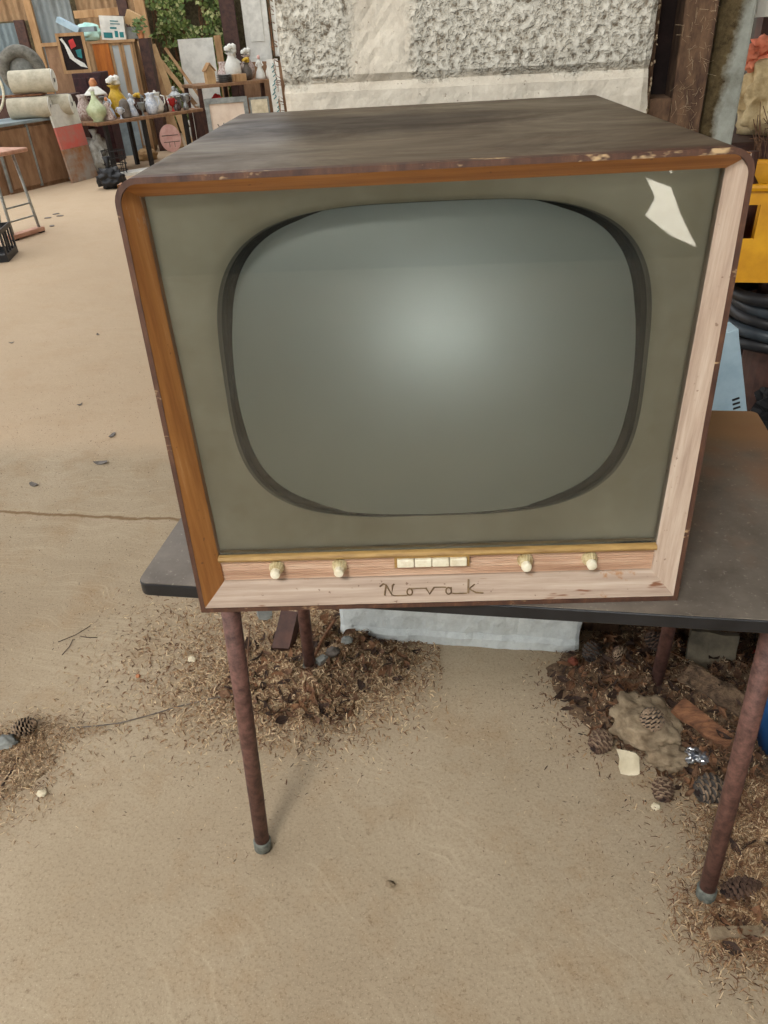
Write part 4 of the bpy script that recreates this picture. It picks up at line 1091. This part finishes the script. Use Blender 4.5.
# things on top of the dresser
t = thing('white_carton', 'white carton with blue print on top of the dresser', 'box', (xd+.02, 11.6, zt0), .1)
bm = NB(); box(bm, -.15, .15, -.08, .1, 0, .26, mx=Ry(.08)); link('carton_body', bm, 'white', t)
bm = NB()
for k, (xa, xb, za_, zb_) in enumerate(((-.12, -.01, .02, .08), (.02, .06, .03, .10), (.08, .13, .03, .09), (-.03, .05, .12, .14), (-.02, .10, .17, .18), (-.02, .08, .20, .21))): box(bm, xa, xb, -.084, -.0805, za_, zb_, mx=Ry(.08))
link('carton_print', bm, 'teal', t)
bm = NB(); box(bm, -.09, .09, -.06, .06, 0, .16, mx=T(0, 0, .04) @ Ry(.5)); o = link('cardboard_box', bm, 'cardboard', loc=(xd+.24, 11.7, zt0+.10)); tag(o, 'small brown cardboard box tipped on the white carton', 'box')
bm = NB(); box(bm, -.13, .16, -.08, .08, 0, .13); o = link('plastic_bin', bm, 'grey', loc=(xd+.20, 11.7, zt0)); tag(o, 'grey low bin under the tipped cardboard box', 'bin')
bm = NB(); blob(bm, (0, 0, .10), (.16, .09, .10), 4, .25, 2, 71, flat=0); o = link('mint_bag', bm, 'mint', loc=(xd-.30, 11.62, zt0), smooth=True); tag(o, 'mint green bag slumped left of the white carton', 'bag')
bm = NB(); box(bm, -.13, .13, -.06, .06, 0, .06, mx=Ry(.5)); o = link('paper_bundle', bm, 'bluebox', loc=(X(68, 28, 10.85), 10.86, zd+fh+.05)); tag(o, 'white and blue paper bundle on the collage frame', 'paper')
bm = NB(); box(bm, -.14, .14, -.03, .1, 0, .05); o = link('folded_blanket', bm, 'sheet', loc=(X(85, 38, 10.9), 10.90, zd+fh)); tag(o, 'grey folded blanket above the collage frame', 'blanket')
bm = NB()
rr_ = random.Random(9)
for k in range(60):
    c = Vector((rr_.gauss(0, .05), rr_.gauss(0, .05), .14+rr_.gauss(0, .05))); a = rr_.random()*6.3; s = .035
    d = Vector((math.cos(a), math.sin(a)*.5, rr_.uniform(-.5, .5)))*s; e = Vector((-math.sin(a)*.4, .3, .4))*s
    bm.faces.new([bm.verts.new(c-d), bm.verts.new(c+e), bm.verts.new(c+d), bm.verts.new(c-e)])
t = thing('potted_plant', 'small green potted plant at the right end of the dresser top', 'plant', (X(141, 36, 11.6), 11.6, zt0-.0), 0)
link('foliage', bm, 'green2', t); bm = NB(); lathe(bm, [(.035, 0), (.05, .08), (.045, .085)], 14); link('pot', bm, 'flesh', t)
bm = NB(); box(bm, -.06, .06, -.10, .10, 0, zt0); o = link('timber_stand', bm, 'darkwood', loc=(X(141, 36, 11.6)+.02, 11.68, 0)); tag(o, 'dark narrow stand right of the dresser', 'stand')
# pink rag and worn shoe on the rolls' right
p = atz(76, 108, .60)
bm = NB(); box(bm, -.10, .14, -.1, .12, 0, .62); o = link('wooden_box', bm, 'darkwood', loc=(p.x-.02, p.y+.12, 0)); tag(o, 'dark wooden box between cabinet and maroon cabinet', 'box')
bm = NB(); blob(bm, (0, 0, .05), (.10, .06, .055), 4, .5, 3, 81, mx=Ry(.5)); o = link('pink_rag', bm, 'plaidp', loc=(p.x-.05, p.y+.06, .68), smooth=True); tag(o, 'pink and red rag right of the topmost foam roll', 'rag')
bm = NB(); blob(bm, (0, 0, .045), (.10, .045, .045), 4, .3, 2, 82, mx=Ry(.3)); o = link('worn_shoe', bm, 'flesh', loc=(p.x+.05, p.y+.02, .62), smooth=True); tag(o, 'worn brown shoe below the pink rag', 'shoe')

# leaning board in three colours
pa, pb = atz(70, 184), atz(99, 176)
d = pb-pa; ang = math.atan2(d.y, d.x); Wb = d.length
t = thing('painted_board', 'board painted white, red and rusty grey, leaning on the low cabinet', 'board', pa, ang)
m3 = Rx(-.10)
for k, (z0, z1, mt, nm) in enumerate(((0, .34, 'rustgrey', 'rusty_panel'), (.34, .56, 'pinkred', 'red_panel'), (.56, .78, 'white', 'white_panel'))):
    MAT.setdefault('rustgrey', pm('rusted_grey', (166, 156, 144), (158, 106, 64), 5, .8)); MAT.setdefault('pinkred', pm('faded_red', (212, 104, 92), (190, 130, 116), 7, .8))
    bm = NB(); box(bm, .04, Wb-.03, -.012, .012, z0, z1-.002, mx=m3); link(nm, bm, mt, t)
# bags
def sack(name, label, u, v, s, mat, seed, cat='bag', amp=.4):
    p = atz(u, v); bm = NB(); blob(bm, (0, 0, s[2]*.85), s, 4, amp, 2.6, seed, flat=0)
    lathe(bm, [(s[0]*.3, 0), (s[0]*.12, .05), (s[0]*.35, .12)], 10, c=(0, 0, s[2]*1.7))
    o = link(name, bm, mat, loc=p, smooth=True); return tag(o, label, cat)
sack('grey_plastic_bag', 'grey plastic sack standing behind the painted board', 103, 174, (.15, .13, .21), 'bag', 91)
sack('black_plastic_bag', 'shiny black plastic bag on the floor before the figurine table', 113, 188, (.13, .12, .11), 'black', 92)
p = atz(113, 172, .12)
t = thing('wire_basket', 'dark round wire basket behind the black plastic bag', 'basket', atz(118, 176), 0)
for k in range(4):
    bm = NB(); tube(bm, [(.13*math.cos(a*PI/10), .1*math.sin(a*PI/10), .06+k*.07) for a in range(20)], .005, 5, close=True); link('wire_ring', bm, 'iron', t)
bm = NB()
for a in range(10): tube(bm, [(.11*math.cos(a*PI/5), .08*math.sin(a*PI/5), 0), (.13*math.cos(a*PI/5), .1*math.sin(a*PI/5), .28)], .004, 5)
link('wire_uprights', bm, 'iron', t)

# figurine table
ta = atz(97, 123, .56); tb = atz(203, 108, .56); d = tb-ta; ang = math.atan2(d.y, d.x); LT = d.length
t = thing('trestle_table', 'long low wooden table crowded with figurines, near the far wall', 'table', (ta.x, ta.y, 0), ang)
bm = NB(); box(bm, 0, LT, 0, .62, .525, .56); link('tabletop', bm, 'brown', t, bevel=.006)
for (x, y) in ((.12, .04), (LT*.42, .04), (LT*.5, .5), (LT*.82, .04), (.25, .5)):
    bm = NB(); box(bm, x-.022, x+.022, y-.022, y+.022, 0, .525); link('leg', bm, 'iron', t)
TA = Vector((math.cos(ang), math.sin(ang), 0)); TBv = Vector((-math.sin(ang), math.cos(ang), 0))
def ont(s, dpt, z=.56): return Vector((ta.x, ta.y, 0))+TA*(s*LT)+TBv*dpt+Vector((0, 0, z))
def figure(label, name, cat, loc, h, kind, mats, group='ornaments on the far tables'):
    t = thing(name, label, cat, loc, 0, group); h = float(h)
    if kind == 'goose':
        bm = NB(); lathe(bm, [(.2*h, 0), (.16*h, .05*h), (.30*h, .22*h), (.33*h, .38*h), (.18*h, .55*h), (.09*h, .68*h), (.06*h, .8*h), (.075*h, .88*h)], 22); link('body', bm, mats[0], t, smooth=True)
        bm = NB(); blob(bm, (0, 0, .93*h), (.08*h, .06*h, .07*h), 2, .1); tube(bm, [(-.05*h, 0, .93*h), (-.16*h, 0, .90*h)], [.03*h, .006*h], 8); link('head', bm, mats[1], t, smooth=True)
    elif kind == 'lady':
        bm = NB(); lathe(bm, [(.22*h, 0), (.25*h, .05*h), (.17*h, .3*h), (.08*h, .5*h), (.11*h, .66*h), (.10*h, .72*h), (.035*h, .77*h), (.03*h, .8*h)], 20, flute=.06, fl_n=7); link('gown', bm, mats[0], t, smooth=True)
        bm = NB(); blob(bm, (0, 0, .88*h), (.075*h, .08*h, .095*h), 2, .08); link('head', bm, mats[1], t, smooth=True)
        bm = NB(); 
        for s in (-1, 1): tube(bm, [(s*.10*h, 0, .7*h), (s*.17*h, -.04*h, .56*h), (s*.06*h, -.12*h, .5*h)], [.035*h, .03*h, .02*h], 8)
        link('arms', bm, mats[0], t, smooth=True)
    elif kind == 'lamp':
        bm = NB(); lathe(bm, [(.16*h, 0), (.12*h, .06*h), (.2*h, .25*h), (.12*h, .45*h), (.05*h, .55*h), (.04*h, .66*h)], 18); link('base', bm, mats[0], t, smooth=True)
        bm = NB(); lathe(bm, [(.30*h, .60*h), (.28*h, .64*h), (.12*h, .78*h), (.10*h, .80*h)], 20); link('shade', bm, mats[1], t, smooth=True)
        bm = NB(); blob(bm, (0, 0, .88*h), (.10*h, .1*h, .12*h), 3, .3, 3, 4); link('top_figure', bm, mats[2] if len(mats) > 2 else mats[1], t, smooth=True)
    elif kind == 'vase':
        bm = NB(); lathe(bm, [(.17*h, 0), (.28*h, .25*h), (.27*h, .45*h), (.13*h, .68*h), (.12*h, .75*h), (.2*h, .82*h), (.17*h, .81*h)], 20); link('body', bm, mats[0], t, smooth=True)
        if len(mats) > 1:
            bm = NB()
            for k in range(9):
                aa = k*2.4; blob(bm, (.12*h*math.cos(aa), .12*h*math.sin(aa), h*(.88+.05*(k % 3))), (.09*h,)*3, 1, .3, 3, k)
            link('flowers', bm, mats[1], t)
    elif kind == 'bell':
        bm = NB(); lathe(bm, [(.3*h, 0), (.31*h, .1*h), (.30*h, .6*h), (.24*h, .85*h), (.12*h, .97*h), (.02*h, h)], 20); link('body', bm, mats[0], t, smooth=True)
    elif kind == 'pitcher':
        bm = NB(); lathe(bm, [(.24*h, 0), (.34*h, .2*h), (.33*h, .5*h), (.2*h, .75*h), (.2*h, .88*h), (.26*h, h), (.22*h, .98*h)], 20); link('body', bm, mats[0], t, smooth=True)
        bm = NB(); tube(bm, [(.24*h, 0, .85*h), (.44*h, 0, .8*h), (.45*h, 0, .5*h), (.30*h, 0, .32*h)], .035*h, 8); link('handle', bm, mats[0], t, smooth=True)
    elif kind == 'cup':
        bm = NB(); lathe(bm, [(.22*h, 0), (.08*h, .08*h), (.07*h, .35*h), (.24*h, .5*h), (.3*h, .9*h), (.3*h, h), (.26*h, h*.98)], 18); link('bowl', bm, mats[0], t, smooth=True)
        bm = NB()
        for s in (-1, 1): tube(bm, [(s*.27*h, 0, .88*h), (s*.42*h, 0, .8*h), (s*.4*h, 0, .6*h), (s*.26*h, 0, .56*h)], .03*h, 6)
        link('handles', bm, mats[0], t, smooth=True)
    elif kind == 'dog':
        bm = NB(); blob(bm, (0, 0, .33*h), (.24*h, .2*h, .36*h), 3, .1, 2, 2, flat=0); blob(bm, (0, -.06*h, .78*h), (.16*h, .17*h, .18*h), 3, .08); tube(bm, [(0, -.15*h, .74*h), (0, -.3*h, .7*h)], [.09*h, .06*h], 8)
        for s in (-1, 1): blob(bm, (s*.13*h, -.02*h, .86*h), (.05*h, .04*h, .12*h), 2, 0); tube(bm, [(s*.11*h, -.18*h, .5*h), (s*.11*h, -.22*h, 0)], [.07*h, .06*h], 8)
        link('body', bm, mats[0], t, smooth=True)
    return t
MAT['mixed'] = pm('painted_porcelain', (226, 214, 206), (150, 110, 96), 46, .4)
MAT['bluewhite'] = pm('blue_white_porcelain', (230, 234, 238), (166, 178, 196), 40, .3)
FG = [
 (.07, .12, .34, 'goose', ('celadon', 'white'), 'goose_vase', 'vase', 'pale green goose necked vase at the left end of the figurine table'),
 (.17, .30, .42, 'lamp', ('mixed', 'white', 'flesh'), 'figurine_lamp', 'lamp', 'figurine lamp with a white shade and orange top behind the goose vase'),
 (.16, .10, .24, 'lady', ('mixed', 'flesh'), 'porcelain_lady', 'figurine', 'mottled porcelain lady right of the goose vase'),
 (.22, .22, .28, 'lady', ('bluewhite', 'mixed'), 'porcelain_lady', 'figurine', 'pale porcelain lady behind the taupe bell'),
 (.30, .09, .20, 'bell', ('taupe',), 'taupe_bell', 'ornament', 'dark taupe bell shaped ornament at the table front'),
 (.36, .34, .40, 'vase', ('oldyel', 'white'), 'flower_vase', 'vase', 'mustard yellow vase holding white blooms, the tallest vase'),
 (.38, .12, .25, 'lady', ('bluewhite', 'bluewhite'), 'porcelain_lady', 'figurine', 'blue white porcelain lady right of the taupe bell'),
 (.45, .08, .14, 'cup', ('grey',), 'small_goblet', 'goblet', 'small grey goblet at the table front'),
 (.48, .20, .22, 'vase', ('darkwood', 'oldyel'), 'flower_vase', 'vase', 'dark vase holding yellow blooms'),
 (.55, .10, .22, 'pitcher', ('bluewhite',), 'white_pitcher', 'pitcher', 'left one of two white pitchers on the figurine table'),
 (.62, .13, .22, 'pitcher', ('white',), 'white_pitcher', 'pitcher', 'right one of two white pitchers on the figurine table'),
 (.68, .12, .13, 'dog', ('taupe',), 'dog_figurine', 'figurine', 'taupe sitting dog figurine right of the pitchers'),
 (.70, .30, .24, 'lady', ('flesh', 'white'), 'porcelain_lady', 'figurine', 'terracotta coloured lady figurine behind the taupe dog'),
 (.76, .12, .14, 'cup', ('red',), 'small_goblet', 'goblet', 'small dark red goblet near the right end'),
 (.82, .16, .26, 'lamp', ('dish', 'dish', 'dish'), 'silver_lamp', 'lamp', 'tiered silver oil lamp near the right end of the table'),
 (.91, .14, .17, 'cup', ('dish',), 'silver_trophy', 'trophy', 'silver two handled trophy at the right end'),
 (.27, .42, .22, 'pitcher', ('grey',), 'grey_pitcher', 'pitcher', 'grey pitcher in the back row of the figurine table'),
 (.58, .42, .20, 'cup', ('dish',), 'silver_trophy', 'trophy', 'silver cup in the back row behind the white pitchers'),
 (.66, .50, .18, 'pitcher', ('taupe',), 'taupe_pitcher', 'pitcher', 'taupe pitcher at the rear of the figurine table'),
 (.78, .42, .20, 'lady', ('grey', 'white'), 'porcelain_lady', 'figurine', 'grey lady figurine behind the silver oil lamp'),
 (.88, .40, .18, 'vase', ('white',), 'white_vase', 'vase', 'small empty white vase at the rear right of the table'),
 (.12, .46, .26, 'pitcher', ('mixed',), 'painted_pitcher', 'pitcher', 'painted pitcher in the back row behind the goose vase'),
 (.25, .08, .12, 'cup', ('bluewhite',), 'small_goblet', 'goblet', 'small blue white goblet between porcelain lady and taupe bell'),
 (.42, .44, .24, 'lady', ('white', 'flesh'), 'porcelain_lady', 'figurine', 'white lady figurine in the back row right of the mustard vase'),
 (.52, .32, .20, 'vase', ('mixed',), 'painted_vase', 'vase', 'painted vase in the middle row behind the white pitchers'),
 (.64, .30, .22, 'lamp', ('flesh', 'white', 'white'), 'figurine_lamp', 'lamp', 'small lamp with white shade right behind the white pitchers'),
 (.73, .22, .16, 'bell', ('darkwood',), 'dark_bell', 'ornament', 'dark brown bell shaped ornament right of the taupe dog'),
 (.79, .06, .11, 'dog', ('darkwood',), 'dog_figurine', 'figurine', 'tiny dark dog figurine at the table front near the red goblet'),
 (.86, .06, .12, 'vase', ('dish',), 'silver_vase', 'vase', 'small silver vase at the front before the silver oil lamp'),
 (.94, .34, .22, 'lamp', ('grey', 'white', 'grey'), 'figurine_lamp', 'lamp', 'grey lamp with pale shade at the right end of the figurine table'),
 (.34, .50, .24, 'lady', ('grey', 'white'), 'porcelain_lady', 'figurine', 'grey lady at the very back behind the mustard vase'),
]
for s, dpt, h, kd, ms, nm, ct, lb in FG: figure(lb, nm, ct, ont(s, dpt), h, kd, ms)
# under the figurine table
p = atz(128, 158)
bm = NB(); box(bm, -.15, .15, -.01, .01, 0, .40, mx=Rx(-.15)); o = link('metal_sheet', bm, 'sheet', loc=p+Vector((0, .25, 0)), rz=.3); tag(o, 'blue grey metal sheet standing under the figurine table', 'sheet')
p = atz(173, 152)
t = thing('oval_plaque', 'pink oval plaque with dark lines leaning under the figurine table', 'plaque', p, .4)
bm = NB(); prism(bm, [(.14*math.cos(k*PI/14), .17+.17*math.sin(k*PI/14)*1.0) for k in range(28)], 0, .02, 0, Rx(PI/2-.12)); link('plaque_body', bm, 'pink', t)
bm = NB()
for z, a, b in ((.12, -.10, .12), (.20, -.11, .11)): box(bm, a, b, -.022, -.0205, z, z+.008, mx=Rx(-.12))
for x in (-.03, .04): box(bm, x, x+.006, -.022, -.0205, .06, .12, mx=Rx(-.12))
link('plaque_lines', bm, 'taupe', t)
figure('white dog figurine standing on the floor under the right end of the table', 'dog_figurine', 'figurine', atz(194, 138), .26, 'dog', ('white',))
rocklike('beige_rag', 'beige crumpled rag on the floor below the figurine table', 'rag', atz(148, 160)+Vector((0, 0, .06)), (.13, .1, .07), 'cardboard', 93, .5)
bm = NB(); box(bm, -.22, .22, -.12, .12, 0, .03); o = link('stone_tile', bm, 'white', loc=atz(138, 173), rz=.6); tag(o, 'pale stone tile lying before the figurine table', 'tile')

# framed picture leaning at the near right end
p = Vector((X(208, 125, 10.35), 10.35, 0))
t = thing('framed_picture', 'grey framed sketch on cream paper leaning by the figurine table', 'picture', p, .20)
W2, H2 = .26, .68; m3 = Rx(-.2)
bm = NB()
for (xa, xb, za_, zb_) in ((0, 2*W2, 0, .05), (0, 2*W2, H2-.06, H2), (0, .05, .05, H2-.06), (2*W2-.05, 2*W2, .05, H2-.06)): box(bm, xa, xb, -.02, .02, za_, zb_, mx=m3)
link('frame', bm, 'grey', t)
bm = NB(); box(bm, .05, 2*W2-.05, -.003, .003, .05, H2-.06, mx=m3); link('sketch', bm, 'pink' if False else 'paperpink', t) if False else link('sketch', bm, 'sketchpaper', t)
bm = NB()
for (xa, za_, xb, zb_) in ((.12, .40, .16, .32), (.16, .32, .20, .41), (.30, .30, .36, .38), (.33, .22, .42, .35), (.1, .18, .14, .3)):
    tube(bm, [m3 @ Vector((xa, -.006, za_)), m3 @ Vector((xb, -.006, zb_))], .006, 4)
link('sketch_lines', bm, 'taupe', t)

# second table behind
ta2 = aty(197, 84, 11.6); tb2 = aty(280, 76, 12.3); d = tb2-ta2; ang2 = math.atan2(d.y, d.x); L2 = d.length
t = thing('display_table', 'brown display table behind the framed picture, near the white board', 'table', (ta2.x, ta2.y, 0), ang2)
bm = NB(); box(bm, 0, L2, 0, .55, .72, .76); link('tabletop', bm, 'brown', t, bevel=.004)
for x in (.04, L2*.5, L2-.04):
    for y in (.04, .5):
        bm = NB(); box(bm, x-.025, x+.025, y-.02, y+.02, 0, .72); link('leg', bm, 'darkwood', t)
bm = NB(); box(bm, L2*.55, L2-.06, .06, .5, .28, .31); link('lower_shelf', bm, 'brown', t)
A2x = Vector((math.cos(ang2), math.sin(ang2), 0)); A2y = Vector((-math.sin(ang2), math.cos(ang2), 0))
def on2(s, dpt, z=.76): return Vector((ta2.x, ta2.y, 0))+A2x*(s*L2)+A2y*dpt+Vector((0, 0, z))
t = thing('wooden_birdhouse', 'small light wooden house on the left of the display table', 'ornament', on2(.20, .12), ang2)
bm = NB(); prism(bm, [(-.06, 0), (.06, 0), (.06, .15), (0, .22), (-.06, .15)], -.05, .05, 0, Rx(PI/2)); link('body', bm, 'cardboard', t)
bm = NB(); prism(bm, [(-.075, .145), (0, .235), (.075, .145), (.075, .16), (0, .25), (-.075, .16)], -.06, .06, 0, Rx(PI/2)); link('roof', bm, 'wood', t)
for k in range(4):
    bm = NB(); lathe(bm, [(.05, 0), (.10, .018), (.105, .022), (.09, .02)], 20); o = link('silver_dish', bm, 'dish', loc=on2(.37, .15, .76+k*.024), smooth=True)
    tag(o, 'silver dish in the stack beside the small wooden house, '+['lowest', 'second from below', 'third from below', 'topmost'][k], 'dish', 'stack of silver dishes')
figure('large white flower arrangement in a pale vase on the display table', 'flower_vase', 'vase', on2(.52, .22), .42, 'vase', ('white', 'white'))
bm = NB(); box(bm, -.09, .09, -.05, .05, 0, .09); o = link('wooden_block', bm, 'wood', loc=on2(.52, .06), rz=ang2, bevel=.006); tag(o, 'orange wooden block before the white flowers', 'block')
figure('painted pitcher between the silver dishes and the white flowers', 'painted_pitcher', 'pitcher', on2(.43, .3), .24, 'pitcher', ('mixed',))
figure('silver oil lamp behind the dry blooms on the display table', 'silver_lamp', 'lamp', on2(.61, .38), .34, 'lamp', ('dish', 'white', 'white'))
figure('cream lady figurine left of the silver dishes', 'porcelain_lady', 'figurine', on2(.28, .3), .22, 'lady', ('white', 'cardboard'))
figure('mottled vase with white blooms behind the pink and white bust', 'flower_vase', 'vase', on2(.77, .40), .36, 'vase', ('mixed', 'white'))
figure('brown vase of dry blooms right of the white flowers', 'flower_vase', 'vase', on2(.68, .2), .26, 'vase', ('taupe', 'oldyel'))
figure('pink and white bust above the tall white sign', 'porcelain_bust', 'bust', on2(.84, .2), .30, 'lady', ('white', 'pink'))
figure('white pitcher at the right end of the display table', 'white_pitcher', 'pitcher', on2(.93, .12), .18, 'pitcher', ('white',))
# things below it
bm = NB(); box(bm, L2*.03+.01, L2*.44, .1, .48, 0, .46); o = link('dark_chest', bm, 'darkwood', loc=on2(.02, 0, 0), rz=ang2); tag(o, 'dark chest under the left of the display table', 'chest')
bm = NB(); lathe(bm, [(.05, 0), (.13, .05), (.14, .06), (.12, .055)], 20); o = link('white_bowl', bm, 'white', loc=on2(.12, .2, .46), smooth=True); tag(o, 'white bowl with green rim under the display table', 'bowl')
rocklike('red_bag', 'bright red bag under the left of the display table', 'bag', on2(.27, .2, .54), (.08, .06, .085), 'red', 94, .25)
p = Vector((X(258, 105, 11.8), 11.8, 0))
t = thing('small_picture', 'small cream picture standing under the display table', 'picture', p+Vector((0, .2, 0)), .2)
bm = NB(); box(bm, -.14, .14, -.01, .01, 0, .56, mx=Rx(-.12)); link('frame', bm, 'grey', t)
bm = NB(); box(bm, -.115, .115, -.014, -.0105, .04, .53, mx=Rx(-.12)); link('print', bm, 'paper', t)
p = Vector((X(282, 120, 11.5), 11.5, 0))
t = thing('tall_sign', 'tall narrow white panel with green marks leaning on the display table', 'panel', p, .1)
m3 = Rx(-.10) @ Ry(-.03)
bm = NB(); box(bm, -.09, .06, -.01, .01, 0, 1.02, mx=m3); link('panel', bm, 'white', t)
bm = NB(); r = random.Random(12)
for k in range(11):
    z = .40+k*.052; x = -.02+r.uniform(-.03, .03); tube(bm, [m3 @ Vector((x-.02, -.013, z)), m3 @ Vector((x+.02, -.013, z+.03)), m3 @ Vector((x+.005, -.013, z+.05))], .006, 4)
link('green_marks', bm, 'teal', t)
# white board among the ivy
yb = 13.0
x0, x1 = X(186, 80, yb), X(216, 76, yb); z0, z1 = Zp(200, 84, yb), Zp(200, 38, yb)
bm = NB(); box(bm, x0, x1+.05, 0, .03, 0, z1, mx=Rx(-.05)); o = link('white_board', bm, 'white', loc=(0, yb-.2, 0)); tag(o, 'large white board leaning against the ivy', 'board')
plank('wooden plank leaning right of the white board', (x1+.14, yb-.2, 0), (x1+.10, yb, z1+.02), .10, .02)
# leaning planks between dresser and ivy
for k, (u0, v0, u1, v1, lb) in enumerate(((160, 92, 142, 38, 'leftmost leaning board right of the dresser'), (170, 92, 152, 45, 'second leaning board right of the dresser'), (182, 88, 158, 58, 'slanting board among the leaning boards'), (188, 80, 165, 48, 'thin slanting lath before the ivy'))):
    y = 12.0+.12*k; a_, b_ = aty(u0, v0, y), aty(u1, v1, y+.2); dd = b_-a_; a_ = a_-dd*(a_.z/dd.z)
    if k == 3: a_ = aty(u0, v0, y)-dd*.6
    plank(lb, a_, b_, [.16, .10, .06, .04][k], .025, ['wood', 'cardboard', 'wood', 'wood'][k])
# white door panel at the right
yd = 13.3
x0, x1 = X(243, 20, yd), X(268, 20, yd)
t = thing('white_door_panel', 'white panelled door leaf standing left of the pillar in the distance', 'door leaf', ((x0+x1)/2, yd, 0)); w2 = (x1-x0)/2
bm = NB(); box(bm, -w2, w2, 0, .04, 0, 2.2); link('leaf', bm, 'white', t)
for z in (.2, 1.2):
    bm = NB(); box(bm, -w2+.08, w2-.08, -.012, -.001, z, z+.8); link('raised_panel', bm, 'white', t, bevel=.005)
bm = NB(); cloth(bm, 16, 4, lambda a, b: Vector((.30*a, .03*math.sin(a*16), 1.0+1.2*b)), thick=.004); o = link('white_curtain', bm, 'white', loc=(x1+.06, yd-.05, 0)); tag(o, 'narrow white curtain hanging right of the door leaf', 'curtain')
plank('dark post between the ivy and the white door leaf', (x0-.18, yd-.1, 0), (x0-.2, yd-.1, 2.4), .22, .06, 'darkwood')
bm = NB(); box(bm, -.35, .5, 0, .03, 0, .95); o = link('brown_plywood_board', bm, 'brown', loc=(x1-.1, yd-.25, 0)); tag(o, 'brown panel standing below the white door leaf', 'panel')
# ivy
t = thing('ivy_hedge', 'green ivy hanging over the far wall behind the leaning boards', 'ivy', (-1.9, 13.6, 0)); r = random.Random(17)
x0, x1 = X(140, 20, 13.55)+1.9, X(236, 20, 13.55)+1.9
bm = NB()
for k in range(5200):
    x = r.uniform(x0, x1); z = r.uniform(.2, 2.4)
    if noise.noise(Vector((x*3, 0, z*3))) < -.28: continue
    y = -.12*noise.noise(Vector((x*5, 2, z*5)))*2-.12+r.uniform(-.1, .06); s = r.uniform(.018, .042); a = r.uniform(0, 6.28)
    n1 = Vector((math.cos(a), r.uniform(-.5, .5), math.sin(a)))*s; n2 = Vector((-math.sin(a), r.uniform(-.6, .6), math.cos(a)))*s*.75
    c = Vector((x, y, z)); mi = r.choice((0, 0, 1, 1, 2))
    bm.faces.new([bm.verts.new(c-n1), bm.verts.new(c-n2*.8), bm.verts.new(c+n1), bm.verts.new(c+n2)]).material_index = mi
link('foliage', bm, ['green', 'green2', 'greenp'], t)
bm = NB()
for k in range(26):
    x = r.uniform(x0, x1); P = [Vector((x, -.02, 2.4))]
    for j in range(8): P.append(P[-1]+Vector((r.uniform(-.06, .06), r.uniform(-.02, .02), -.28)))
    tube(bm, P, .008, 5)
link('stems', bm, 'bark', t)
bm = NB(); box(bm, -14, 3.08, 13.75, 13.87, 0, 2.9); struct('wall_back', bm, 'yardwall') if False else struct('wall_back', bm, 'moss')

# stool at the left
def stool():
    A, B = atz(14, 238, .02), atz(40, 230, .02)
    d = B-A; ang = math.atan2(d.y, d.x); L = d.length
    t = thing('step_stool', 'grey tube framed stool with a pinkish wooden seat at the left edge', 'stool', (A.x, A.y, 0), ang)
    H = .62
    bm = NB(); box(bm, -.30, L+.02, -.10, .28, H, H+.03); link('seat', bm, 'pinkwood', t, bevel=.008)
    for (x0, x1, y0, y1) in ((0, .0, 0, 0), (L, L-.04, 0, .02), (-.26, -.24, .30, .2), (L-.1, L-.08, .34, .22)):
        bm = NB(); tube(bm, [(x0, y0, .03), (x0*.6+x1*.4, y0*.6+y1*.4, H*.45), (x1, y1, H)], .012, 8); link('leg', bm, 'metal', t, smooth=True)
    for z in (.14, .24):
        k = z/H; bm = NB(); tube(bm, [(0, 0, z), (L-.04*k, 0, z)], .007, 6); link('rung', bm, 'metal', t)
    bm = NB(); box(bm, -.03, L+.03, -.03, .05, .012, .045); link('foot_board', bm, 'pinkwood', t, bevel=.004)
    for x in (0, L):
        bm = NB(); box(bm, x-.02, x+.03, -.02, .03, 0, .012); link('foot', bm, 'black', t)
MAT['pinkwood'] = pm('pinkish_wood', (204, 158, 134), (170, 122, 98), 12, .7)
stool()
p = atz(9, 262)
t = thing('black_crate', 'black plastic crate on the floor at the left edge', 'crate', (p.x, p.y, 0), .15)
for k, (xa, xb, ya, yb_) in enumerate(((-.36, 0, 0, .012), (-.012, 0, .012, .3), (-.36, 0, .3, .312), (-.36, -.348, .012, .3))):
    bm = NB(); box(bm, xa, xb, ya, yb_, 0, .05); box(bm, xa, xb, ya, yb_, .19, .22)
    if k in (0, 2):
        for j in range(7): box(bm, xa+j*.058, xa+j*.058+.012, ya, yb_, .05, .19)
    else:
        for j in range(5): box(bm, xa, xb, .012+j*.069, .024+j*.069, .05, .19)
    link('crate_wall', bm, 'black', t)
bm = NB(); box(bm, -.35, -.01, .012, .3, .005, .015); link('crate_floor', bm, 'black', t)
# dry leaf scraps near stool
for k, (u, v) in enumerate(((48, 218), (56, 214), (52, 226), (60, 216))):
    bm = NB(); s = .03; prism(bm, [(s*math.cos(j*PI/4)*(1+.3*(j % 2)), s*.7*math.sin(j*PI/4)) for j in range(8)], 0, .004); o = link('dry_leaf', bm, 'taupe', loc=atz(u, v, .001), rz=k); tag(o, ['topmost left', 'topmost right', 'lowest', 'rightmost'][k]+' dry leaf of the small cluster right of the stool foot', 'leaf', 'leaves by the stool')
